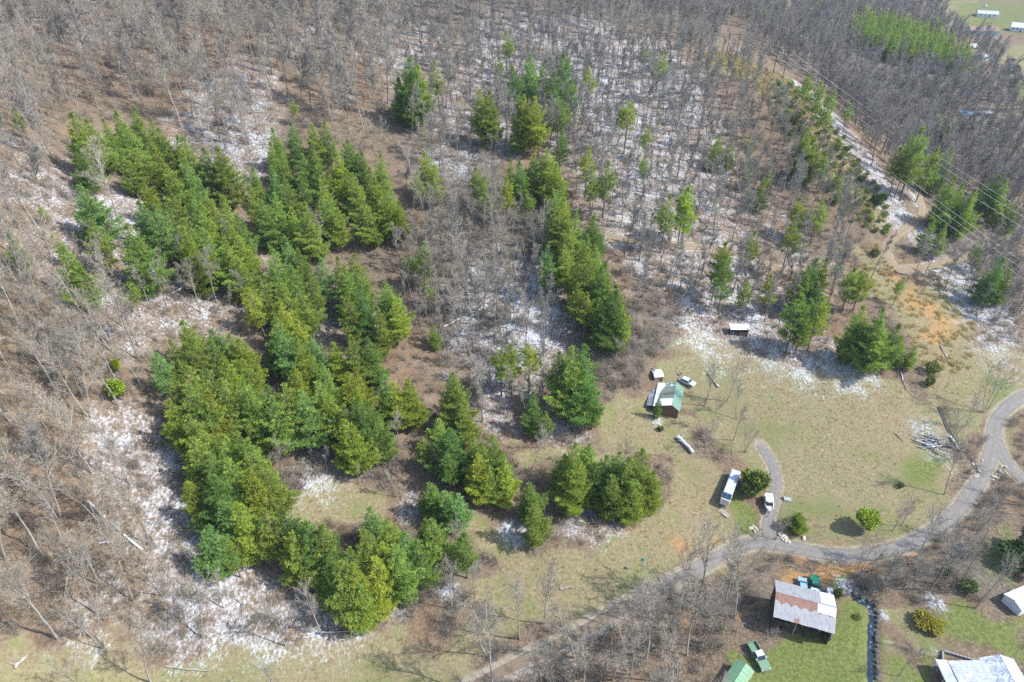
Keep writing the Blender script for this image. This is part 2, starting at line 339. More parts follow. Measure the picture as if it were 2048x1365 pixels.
def pixel_radius(px, py):
    x, y = at1(px, py); z = float(hsmooth(x, y)); dist = math.sqrt(x*x + y*y + (CAM_H - z) ** 2)
    return x, y, dist / FPX, dist / max(CAM_H - z, 20)
mask = {k: np.zeros(vx.shape) for k in ('snow', 'green', 'tan', 'dirt', 'brush')}
wx = (vnoise(vx, vy + 500, 11) - .5) * 9 + (vnoise(vx, vy + 900, 4) - .5) * 4; wy = (vnoise(vx + 300, vy, 11) - .5) * 9 + (vnoise(vx + 700, vy, 4) - .5) * 4
for key, lst in (('tan', TAN), ('green', GREEN), ('dirt', DIRT), ('brush', BRUSH)):
    for pts, w, s in lst:
        mask[key] = np.maximum(mask[key], s * soft(poly(pts), vx + wx, vy + wy, w * 1.7))
for px, py, r, s in SNOW:
    x, y, m_px, st = pixel_radius(px, py); rx = r * m_px; ry = rx * min(st, 2.6)
    sel = (np.abs(vx - x) < 2.2 * rx) & (np.abs(vy - y) < 2.2 * ry)
    g = s * np.exp(-0.5 * (((vx[sel] - x) / rx) ** 2 + ((vy[sel] - y) / ry) ** 2) ** 1.5)
    mask['snow'][sel] = np.maximum(mask['snow'][sel], g) 
hum = (vnoise(vx, vy, 9) - .5) * 0.9 + (vnoise(vx + 31, vy, 3.5) - .5) * 0.45 + (vnoise(vx, vy + 77, 1.7) - .5) * 0.22
open_ = np.clip(mask['tan'] + mask['green'], 0, 1)
hum *= np.clip((road_d + 0.5) / 3.0, 0, 1) * (1 - 0.72 * open_)
hum *= np.exp(-np.maximum(vy - 350, 0) / 200)
GROUND_FLAT = []   # pads under buildings: x, y, radius
def hfinal_grid(): return hz + hum
hz_full = hz + hum
nx, ny = len(xs), len(ys)
# creek bed and roadside ditch cut into the ground
CREEK = smooth_path([(1742,1420),(1743,1330),(1744,1260),(1746,1222),(1735,1205),(1710,1195)], 1.0)
DITCH = smooth_path([(1880,810),(1895,850),(1915,885),(1945,920),(1958,945)], 1.0)
cut = np.zeros(vx.shape)
for P, w, dep in ((CREEK, 0.75, 0.9), (DITCH, 1.1, 0.7)):
    m = (vx > P[:, 0].min() - 5) & (vx < P[:, 0].max() + 5) & (vy > P[:, 1].min() - 5) & (vy < P[:, 1].max() + 5)
    d = seg_dist(P, vx[m], vy[m], False); cut[m] = np.maximum(cut[m], dep * np.clip(1.4 - d / w, 0, 1))
hz_full -= cut
HG = hz_full.reshape(ny, nx)
def ground(x, y):
    """height of the finished ground sheet"""
    x = np.asarray(x, float); y = np.asarray(y, float)
    i = np.clip(np.searchsorted(xs, x) - 1, 0, nx - 2); j = np.clip(np.searchsorted(ys, y) - 1, 0, ny - 2)
    fx = np.clip((x - xs[i]) / (xs[i+1] - xs[i]), 0, 1); fy = np.clip((y - ys[j]) / (ys[j+1] - ys[j]), 0, 1)
    return (HG[j, i] * (1-fx) + HG[j, i+1] * fx) * (1-fy) + (HG[j+1, i] * (1-fx) + HG[j+1, i+1] * fx) * fy
def gmask(key, x, y):
    M = mask[key].reshape(ny, nx); i = np.clip(np.searchsorted(xs, x) - 1, 0, nx - 2); j = np.clip(np.searchsorted(ys, y) - 1, 0, ny - 2)
    return M[j, i]
def road_clear(x, y):
    M = road_d.reshape(ny, nx); i = np.clip(np.searchsorted(xs, x) - 1, 0, nx - 2); j = np.clip(np.searchsorted(ys, y) - 1, 0, ny - 2)
    return M[j, i]

def ground_material():
    n = NT('ground_cover', 0.95); n.b.inputs['Specular IOR Level'].default_value = 0.1
    big = n.noise(0.035, 3, 0.6); mid = n.noise(0.22, 4, 0.6); fine = n.noise(1.6, 5, 0.68); spk = n.noise(5.0, 3, 0.7)
    streak = n.noise(2.6, 5, 0.72, vec=n.coord(scale=(0.9, 0.5, 0.6)), dist=0.5)
    lit = n.ramp(mid, [(0.28, (0.075, 0.054, 0.038)), (0.45, (0.125, 0.088, 0.058)), (0.58, (0.155, 0.113, 0.077)), (0.74, (0.19, 0.158, 0.118))])
    lit = n.mix(n.step(big, 0.42, 0.62), lit, n.ramp(fine, [(0.3, (0.06, 0.047, 0.036)), (0.55, (0.135, 0.102, 0.07)), (0.75, (0.21, 0.172, 0.128))]))
    lit = n.mix(n.step(n.noise(0.06, 3, .6, vec=n.coord(scale=(1, .7, 1))), 0.48, 0.64, 0, .5), lit, n.ramp(fine, [(0.3, (0.10, 0.058, 0.033)), (0.6, (0.19, 0.118, 0.07))]))
    litn = n.mix(n.math('MULTIPLY', n.step(fine, 0.42, 0.72), 0.6), lit, (0.205, 0.162, 0.115))
    litn = n.mix(n.step(spk, 0.34, 0.2, 0, .6), litn, (0.035, 0.027, 0.02))
    br = n.ramp(fine, [(0.28, (0.05, 0.041, 0.033)), (0.5, (0.115, 0.095, 0.074)), (0.72, (0.18, 0.155, 0.125))])
    tan = n.ramp(fine, [(0.25, (0.10, 0.081, 0.041)), (0.48, (0.175, 0.149, 0.082)), (0.75, (0.25, 0.219, 0.132))])
    tan = n.mix(n.step(mid, 0.48, 0.7, 0, 0.75), tan, n.ramp(spk, [(.3, (0.10, 0.115, 0.04)), (.7, (0.175, 0.18, 0.07))]))
    tan = n.mix(n.step(big, 0.5, 0.64, 0, 0.45), tan, n.ramp(fine, [(.3, (0.15, 0.108, 0.06)), (.7, (0.25, 0.195, 0.125))]))
    tan = n.mix(n.step(n.noise(0.5, 4, .7), 0.62, 0.7, 0, .55), tan, (0.30, 0.255, 0.17))
    tan = n.mix(n.step(spk, 0.36, 0.24, 0, .6), tan, (0.06, 0.05, 0.022))
    grn = n.ramp(fine, [(0.3, (0.062, 0.082, 0.022)), (0.5, (0.108, 0.13, 0.036)), (0.74, (0.185, 0.185, 0.08))])
    drt = n.ramp(fine, [(0.3, (0.192, 0.100, 0.036)), (0.55, (0.288, 0.172, 0.076)), (0.75, (0.336, 0.240, 0.136))])
    def m(key, amp, lo, hi):
        return n.step(n.math('ADD', n.attr(key), n.math('MULTIPLY', n.math('SUBTRACT', mid, 0.5), amp)), lo, hi)
    c = n.mix(m('brush', 1.0, 0.3, 0.7), litn, br)
    c = n.mix(m('tan', 0.9, 0.3, 0.62), c, tan)
    g2 = n.math('ADD', n.attr('green'), n.math('MULTIPLY', n.math('SUBTRACT', fine, 0.5), 1.1))
    c = n.mix(n.step(g2, 0.25, 0.65), c, grn)
    c = n.mix(m('dirt', 1.1, 0.35, 0.75), c, drt)
    c = n.mix(m('road', 0.9, 0.45, 0.95), c, n.ramp(fine, [(0.3, (0.17, 0.145, 0.11)), (0.7, (0.30, 0.26, 0.20))]))
    sn = n.math('ADD', n.math('MULTIPLY', n.attr('snow'), 0.62), n.math('MULTIPLY', n.math('SUBTRACT', streak, 0.5), 2.0))
    sn = n.math('ADD', sn, n.math('MULTIPLY', n.math('SUBTRACT', mid, 0.5), 1.0))
    sf = n.math('MULTIPLY', n.step(sn, 0.34, 0.92, 0, .82), n.step(n.attr('snow'), 0.03, 0.25))
    c = n.mix(sf, c, n.mix(spk, (0.40, 0.43, 0.48), (0.54, 0.565, 0.60)))
    n.color(c)
    n.bump(n.math('ADD', n.math('ADD', fine, n.math('MULTIPLY', spk, 0.4)), n.math('MULTIPLY', sf, 0.25)), 0.75, 0.25)
    return n.m
ii = np.arange(nx * ny).reshape(ny, nx)
gF = np.stack([ii[:-1, :-1].ravel(), ii[:-1, 1:].ravel(), ii[1:, 1:].ravel(), ii[1:, :-1].ravel()], 1)
gme = mesh_np('ground', np.c_[vx, vy, hz_full], gF)
mask['road'] = np.clip(1 - (road_d - 0.1) / 1.6, 0, 1) * (vy < 200)
for k in mask: fattr(gme, k, mask[k])
gme.polygons.foreach_set('use_smooth', [True] * len(gme.polygons))
tag(link('ground', gme, None, ground_material()), 'wooded mountain slope and valley floor with leaf litter, dry grass and thin snow', kind='structure')

# roads: ribbons just above the ground
def road_mat(name, stops, rut):
    n = NT(name, 0.95); f = n.noise(1.1, 5, 0.65); g = n.noise(7, 2, 0.6)
    c = n.ramp(f, stops); c = n.mix(n.math('MULTIPLY', g, 0.35), c, stops[-1][1])
    u = n.attr('across'); wv = n.math('ADD', u, n.math('MULTIPLY', n.math('SUBTRACT', n.noise(0.5, 3), 0.5), 0.5))
    c = n.mix(n.math('MULTIPLY', n.step(n.math('ABSOLUTE', wv), 0.62, 0.95), 0.9), c, rut)
    c = n.mix(n.math('MULTIPLY', n.step(n.math('ABSOLUTE', wv), 0.24, 0.06), n.step(f, .35, .6)), c, rut)
    c = n.mix(n.step(n.noise(.35, 5, .7), .58, .68, 0, .5), c, (.10, .09, .075))
    e = n.math('ADD', n.attr('earth'), n.math('MULTIPLY', n.math('SUBTRACT', f, .5), .8))
    c = n.mix(n.step(e, .3, .7, 0, .9), c, n.ramp(g, [(.3, (.115, .085, .056)), (.7, (.185, .142, .098))]))
    n.color(c); n.bump(g, 0.4, 0.05); return n.m
GRAV = road_mat('gravel', [(0.3, (0.115, 0.11, 0.105)), (0.55, (0.165, 0.158, 0.15)), (0.75, (0.21, 0.20, 0.185))], (0.165, 0.135, 0.09))
DIRTM = road_mat('packed_dirt', [(0.3, (0.145, 0.103, 0.066)), (0.55, (0.205, 0.15, 0.098)), (0.75, (0.265, 0.208, 0.145))], (0.16, 0.135, 0.08))
road_names = {'gravel_road': GRAV, 'side_road': GRAV, 'driveway': GRAV, 'dirt_track': DIRTM, 'logging_track': DIRTM, 'far_road': GRAV}
for k, (P, w) in PATHS.items():
    T = np.gradient(P, axis=0); T /= np.hypot(*T.T)[:, None]; N = np.c_[-T[:, 1], T[:, 0]]
    offs = np.linspace(-1, 1, 9); wob = 1 + 0.3 * (vnoise(P[:, 0], P[:, 1], 3) - .5)[:, None]
    if k == 'gravel_road': wob *= np.clip(np.linspace(.55, 1.6, len(P)), 0, 1)[:, None]
    Q = P[:, None] + N[:, None] * (offs[None] * w * wob)[..., None]
    lift = 0.03 + 0.004 * list(PATHS).index(k) + 0.05 * (1 - offs ** 2)[None]
    Z = ground(Q[..., 0], Q[..., 1]) + lift
    m = len(P); I = np.arange(m * 9).reshape(m, 9)
    F = np.stack([I[:-1, :-1].ravel(), I[:-1, 1:].ravel(), I[1:, 1:].ravel(), I[1:, :-1].ravel()], 1)[:, ::-1]
    me = mesh_np(k, np.c_[Q[..., 0].ravel(), Q[..., 1].ravel(), Z.ravel()], F); fattr(me, 'across', np.tile(offs, m)); fattr(me, 'earth', np.repeat(np.clip(1.25 - np.arange(m) / m * 3.6, 0, 1) if k == 'gravel_road' else np.zeros(m), 9))
    me.polygons.foreach_set('use_smooth', [True] * len(me.polygons))
    tag(link(k, me, None, road_names[k]), kind='structure')
# ------------------------------------------------------------------ trees
def leaf_mat(name, base, trans=0.3):
    n = NT(name, 0.75); t = n.attr('tint'); oc = n.node('ShaderNodeObjectInfo')
    c = n.mix(n.step(t, 0.0, 1.0), tuple(b * 0.72 for b in base), tuple(b * 1.35 for b in base))
    c = n.mix(1.0, c, oc.outputs['Color'], 'MULTIPLY'); n.color(c)
    tr = n.node('ShaderNodeBsdfTranslucent'); n.link(n.mix(1.0, c, (1.0, 1.05, 0.55), 'MULTIPLY'), tr.inputs['Color'])
    mx = n.node('ShaderNodeMixShader'); mx.inputs[0].default_value = trans
    n.link(n.b.outputs[0], mx.inputs[1]); n.link(tr.outputs[0], mx.inputs[2]); n.link(mx.outputs[0], n.t.nodes['Material Output'].inputs['Surface'])
    return n.m
def bark_mat(name, lo, hi, rand=0.35):
    n = NT(name, 0.92); f = n.noise(2.2, 4, 0.65); oi = n.node('ShaderNodeObjectInfo')
    c = n.ramp(f, [(0.3, lo), (0.7, hi)])
    k = n.math('ADD', 1.0 - rand / 2, n.math('MULTIPLY', oi.outputs['Random'], rand))
    c = n.mix(1.0, c, n.node_rgb(k), 'MULTIPLY'); n.color(c); return n.m
def _node_rgb(s, k):
    n = s.node('ShaderNodeCombineColor'); [s.link(k, n.inputs[i]) for i in range(3)]; return n.outputs[0]
NT.node_rgb = _node_rgb
M_NEEDLE = leaf_mat('pine_needles', (0.24, 0.322, 0.064), 0.42)
M_SHRUB = leaf_mat('evergreen_leaves', (0.085, 0.12, 0.032), 0.2)
M_PBARK = bark_mat('pine_bark', (0.10, 0.078, 0.06), (0.20, 0.165, 0.13))
M_BARK = bark_mat('grey_bark', (0.175, 0.16, 0.137), (0.315, 0.295, 0.26), 0.45)
M_TWIG = bark_mat('pale_twigs', (0.22, 0.19, 0.146), (0.325, 0.288, 0.23), 0.45)
M_DBARK = bark_mat('dark_bark', (0.13, 0.115, 0.097), (0.24, 0.218, 0.187), 0.4)
M_BTWIG = bark_mat('brown_twigs', (0.185, 0.168, 0.142), (0.29, 0.267, 0.23), 0.45)
M_PTWIG = bark_mat('budding_twigs', (0.19, 0.168, 0.15), (0.29, 0.26, 0.235), 0.5)
M_BRUSH = bark_mat('brush_twigs', (0.19, 0.148, 0.108), (0.31, 0.256, 0.196), 0.5)
M_STRAW = leaf_mat('dry_grass_blades', (0.50, 0.41, 0.235), 0.45)

def prisms(S, sides=3):
    """segments (x0,y0,z0,x1,y1,z1,r0,r1) -> tapered prisms"""
    S = np.asarray(S, float); a = S[:, 0:3]; b = S[:, 3:6]; d = b - a; d /= np.maximum(np.linalg.norm(d, axis=1), 1e-6)[:, None]
    ref = np.where(np.abs(d[:, 2:3]) > 0.9, np.array([[1., 0, 0]]), np.array([[0, 0, 1.]]))
    u = np.cross(d, ref); u /= np.linalg.norm(u, axis=1)[:, None]; w = np.cross(d, u)
    n = len(S); V = np.empty((n, 2 * sides, 3))
    for i in range(sides):
        q = 2 * math.pi * i / sides; o = u * math.cos(q) + w * math.sin(q)
        V[:, i] = a + o * S[:, 6:7]; V[:, sides + i] = b + o * S[:, 7:8]
    F = []
    for i in range(sides):
        j = (i + 1) % sides; F += [(i, j, sides + j), (i, sides + j, sides + i)]
    F = np.array(F)[None] + (np.arange(n) * 2 * sides)[:, None, None]
    return V.reshape(-1, 3), F.reshape(-1, 3)
def ribbons(S, r):
    """very thin shoots: one flat sliver each, random facing"""
    S = np.asarray(S, float); a = S[:, 0:3]; b = S[:, 3:6]; d = b - a
    u = np.cross(d, r.normal(size=d.shape)); u /= np.maximum(np.linalg.norm(u, axis=1), 1e-6)[:, None]
    V = np.stack([a - u * S[:, 6:7], a + u * S[:, 6:7], b], 1); n = len(S)
    return V.reshape(-1, 3), np.arange(n * 3).reshape(n, 3)
def joinVF(*parts):
    V = []; F = []; k = 0
    for v, f in parts: V.append(v); F.append(f + k); k += len(v)
    return np.concatenate(V), np.concatenate(F)

def pine(seed, H, R, z0f, full=1.0, droop=0.0, nk=15):
    """white pine: whorls of upswept boughs carrying needle sprays. Returns trunk mesh, crown mesh"""
    r = np.random.default_rng(seed); z0 = H * z0f; seg = []
    lean = r.normal(0, 0.012, 2); rt = 0.011 * H + 0.03
    zz = np.linspace(0, H, 9)
    for a, b in zip(zz[:-1], zz[1:]):
        seg.append((lean[0]*a, lean[1]*a, a, lean[0]*b, lean[1]*b, b, rt*(1-a/H)**.8+.015, rt*(1-b/H)**.8+.012))
    limb = []; TP = []; TD = []; TS_ = []
    z = z0; k = 0
    lob = r.uniform(0, 6.28, 3)
    while z < H - 0.15:
        s = (z - z0) / (H - z0)
        prof = R * (1 - s ** 1.25) ** 0.92 * min(1.0, 0.62 + s * 2.6)
        prof *= 1 + 0.16 * math.sin(k * 1.9 + seed) * r.uniform(.4, 1)
        nb = int(round(r.integers(4, 7) * (1 if s < .8 else .75)))
        a0 = r.uniform(0, 6.28)
        for j in range(nb):
            if r.random() > full: continue
            az = a0 + 6.283 * j / nb + r.normal(0, .22)
            L = prof * r.uniform(.62, 1.2) * (1 + .16 * math.sin(az + lob[0]) + .1 * math.sin(2*az + lob[1] + z))
            L = max(L, .25)
            rise = (0.05 + 0.75 * s) - droop; curl = 0.28 - 0.1 * s
            d = np.array([math.cos(az), math.sin(az)]); lat = np.array([-d[1], d[0]])
            zb = z + r.normal(0, .12)
            def pt(t): return np.array([lean[0]*z + d[0]*L*t, lean[1]*z + d[1]*L*t, zb + L*(rise*t*.55 + curl*t*t)])
            p0, p1, p2 = pt(0), pt(.5), pt(.95)
            limb.append((*p0, *p1, .05*min(1, L/3)+.012, .03)); limb.append((*p1, *p2, .03, .008))
            nt = max(3, int(L * 3.9))
            for t in np.linspace(.22 if L > 1 else .1, 1.0, nt):
                c = pt(t); wlat = 0.30 * L * (math.sin(math.pi * min(1, t * .92 + .06)) ** .8) * (1.0 if t < .99 else .3)
                m = 1 + int(wlat * 2.6)
                for q in np.linspace(-1, 1, 2*m - 1) if m > 1 else [0.0]:
                    if r.random() < .10: continue
                    off = q * wlat + r.normal(0, .06)
                    P = c.copy(); P[:2] += lat * off; P[2] += -abs(off) * .22 + r.normal(0, .15) + .06 * L * (.5 - abs(q))
                    D = np.array([d[0]*.75 + lat[0]*q*.7, d[1]*.75 + lat[1]*q*.7, .42 + .5*s])
                    TP.append(P); TD.append(D); TS_.append(r.uniform(.8, 1.2))
        z += (0.72 + 0.6 * (1 - s)) * r.uniform(.8, 1.2) * (H / 17) ** .5; k += 1
    for q in range(10):
        TP.append(np.array([lean[0]*H, lean[1]*H, H - .12*q])); TD.append(np.array([r.normal(0,.35), r.normal(0,.35), 1.0])); TS_.append(.8)
    TP = np.array(TP); TD = np.array(TD); TS_ = np.array(TS_); TD /= np.linalg.norm(TD, axis=1)[:, None]
    n = len(TP); D = TD[:, None] + r.normal(0, .52, (n, nk, 3)); D /= np.linalg.norm(D, axis=2)[..., None]
    ln = (r.uniform(.34, .66, (n, nk)) * TS_[:, None])[..., None]
    out = TP * np.array([1, 1, 0]); out /= np.maximum(np.linalg.norm(out, axis=1), .3)[:, None]
    nrm = out[:, None] * .55 + np.array([0, 0, .85]) + r.normal(0, .38, D.shape)      # needle sprays face up and outwards
    u = np.cross(D, nrm); u /= np.maximum(np.linalg.norm(u, axis=2), 1e-4)[..., None]
    a = TP[:, None] + D * 0.02 + r.normal(0, .06, D.shape); wd = r.uniform(.034, .058, (n, nk, 1))
    V = np.stack([a - u*wd*.5 + D*ln*.25, a + u*wd*1.1 + D*ln*.55, a + D*ln, a - u*wd*1.1 + D*ln*.55], 2).reshape(-1, 3)
    F = np.arange(len(V)).reshape(-1, 4)
    tint = np.repeat(np.clip(r.normal(.5, .22, n), 0, 1), nk * 4)
    cm = mesh_np('crown', V, F); fattr(cm, 'tint', tint); cm.materials.append(M_NEEDLE)
    tv, tf = joinVF(prisms(seg, 7), prisms(limb, 3)); tm = mesh_np('trunk', tv, tf); tm.materials.append(M_PBARK)
    return tm, cm

def bare_tree(seed, H, spread, fork, nl, bark, twig, tw=0.019, dens=1.0, multi=1):
    """leafless hardwood: trunk, ascending limbs, branches, twigs. Returns trunk mesh, crown mesh"""
    r = np.random.default_rng(seed); T = []; L1 = []; L2 = []; L3 = []
    def grow_(p, d, L, r0, r1, n, out, wob, up):
        pts = [p]; dirs = [d]
        for i in range(n):
            d = d + r.normal(0, wob, 3) + np.array([0, 0, up]); d /= np.linalg.norm(d)
            q = p + d * (L / n); ra = r0 + (r1 - r0) * i / n; rb = r0 + (r1 - r0) * (i + 1) / n
            out.append((*p, *q, ra, rb)); p = q; pts.append(p); dirs.append(d)
        return pts, dirs
    def sub(pts, dirs, k, t0, ang, L, r0, n, out, wob, up):
        res = []
        for i in range(k):
            f = t0 + (1 - t0) * (i + r.random()) / k; f = min(f, .999) * (len(pts) - 1); j = int(f); a = f - j
            p = pts[j] * (1 - a) + pts[min(j+1, len(pts)-1)] * a; d = dirs[j]
            w = r.normal(size=3); w -= d * (w @ d); w /= np.linalg.norm(w); an = ang * r.uniform(.7, 1.3)
            dd = d * math.cos(an) + w * math.sin(an); dd[2] = dd[2] * .85 + .12
            dd /= np.linalg.norm(dd); LL = L * r.uniform(.6, 1.15) * (1.1 - .55 * f / (len(pts) - 1))
            res.append(grow_(p, dd, LL, r0, r0 * .35, n, out, wob, up) + (LL,))
        return res
    for m in range(multi):
        az = r.uniform(0, 6.28); tilt = 0 if multi == 1 else r.uniform(.12, .26)
        d0 = np.array([math.cos(az)*tilt, math.sin(az)*tilt, 1.0]) + r.normal(0, .03, 3); d0 /= np.linalg.norm(d0)
        b0 = np.array([math.cos(az)*.15*(multi > 1), math.sin(az)*.15*(multi > 1), -0.35])
        rt = (0.0085 * H + .02) * (1 if multi == 1 else .72)
        pts, dirs = grow_(b0, d0, H * r.uniform(.9, 1), rt * 1.15, rt * .14, 9, T, .05, .02)
        limbs = sub(pts, dirs, nl, fork, .58, H * spread, rt * .40, 6, T, .09, .07)
        for lp, ld, LL in limbs:
            brs = sub(lp, ld, max(3, int(8 * dens)), .10, .62, LL * .50, rt * .13, 4, L1, .10, .04)
            for bp, bd, BL in brs:
                tws = sub(bp, bd, max(3, int(6 * dens)), .06, .58, BL * .60, tw * 1.3, 2, L2, .12, .03)
                for qp, qd, QL in tws: sub(qp, qd, 4, .05, .55, max(.7, QL * .9), tw, 1, L3, .1, .02)
        for bp, bd, BL in sub(pts, dirs, max(4, int(12 * dens)), max(.45, fork), .6, H * spread * .5, tw * 2.0, 3, L1, .12, .04):
            for qp, qd, QL in sub(bp, bd, 6, .1, .6, BL * .6, tw * 1.2, 2, L2, .14, .04): sub(qp, qd, 4, .05, .55, max(.7, QL * .9), tw, 1, L3, .1, .02)
    tv, tf = prisms(T, 6); tm = mesh_np('trunk', tv, tf); tm.materials.append(bark)
    tm.polygons.foreach_set('use_smooth', [True] * len(tm.polygons))
    L1 = np.array(L1); L2 = np.array(L2); L3 = np.array(L3)
    cv, cf = joinVF(prisms(L1, 3), ribbons(L2, r), ribbons(L3, r)); cm = mesh_np('crown', cv, cf); cm.materials.append(twig)
    return tm, cm

def scatter(name, label, pts, scl, idx, variants, rot=None, cat=None, colors=None):
    """one mass of small copies that nobody counts: points + geometry-nodes instances"""
    me = bpy.data.meshes.new(name); pts = np.asarray(pts, np.float32); me.vertices.add(len(pts)); me.vertices.foreach_set('co', pts.ravel())
    fattr(me, 'size', scl); a = me.attributes.new('pick', 'INT', 'POINT'); a.data.foreach_set('value', np.asarray(idx, np.int32))
    r = np.random.default_rng(len(pts))
    if rot is None: rot = np.c_[r.normal(0, .05, len(pts)), r.normal(0, .05, len(pts)), r.uniform(0, 6.283, len(pts))]
    a = me.attributes.new('turn', 'FLOAT_VECTOR', 'POINT'); a.data.foreach_set('vector', np.ascontiguousarray(rot, np.float32).ravel())
    o = link(name, me); tag(o, label, cat, kind='stuff')
    vc = bpy.data.collections.new(name + '_kinds')
    for i, m in enumerate(variants):
        vo = bpy.data.objects.new('%s_kind_%02d' % (name, i), m); vc.objects.link(vo)
        if colors: vo.color = (*colors[i], 1)
    ng = bpy.data.node_groups.new(name, 'GeometryNodeTree')
    ng.interface.new_socket('Geometry', in_out='INPUT', socket_type='NodeSocketGeometry')
    ng.interface.new_socket('Geometry', in_out='OUTPUT', socket_type='NodeSocketGeometry')
    gi = ng.nodes.new('NodeGroupInput'); go = ng.nodes.new('NodeGroupOutput'); ip = ng.nodes.new('GeometryNodeInstanceOnPoints')
    ci = ng.nodes.new('GeometryNodeCollectionInfo'); ci.inputs['Collection'].default_value = vc
    ci.inputs['Separate Children'].default_value = True; ci.inputs['Reset Children'].default_value = True
    def na(nm, t):
        q = ng.nodes.new('GeometryNodeInputNamedAttribute'); q.data_type = t; q.inputs['Name'].default_value = nm
        return [s for s in q.outputs if s.enabled and s.name == 'Attribute'][0]
    L = ng.links.new
    L(gi.outputs[0], ip.inputs['Points']); L(ci.outputs[0], ip.inputs['Instance']); ip.inputs['Pick Instance'].default_value = True
    L(na('pick', 'INT'), ip.inputs['Instance Index'])
    L(na('turn', 'FLOAT_VECTOR'), ip.inputs['Rotation'])
    L(na('size', 'FLOAT'), ip.inputs['Scale']); L(ip.outputs[0], go.inputs[0])
    md = o.modifiers.new('scatter', 'NODES'); md.node_group = ng
    return o

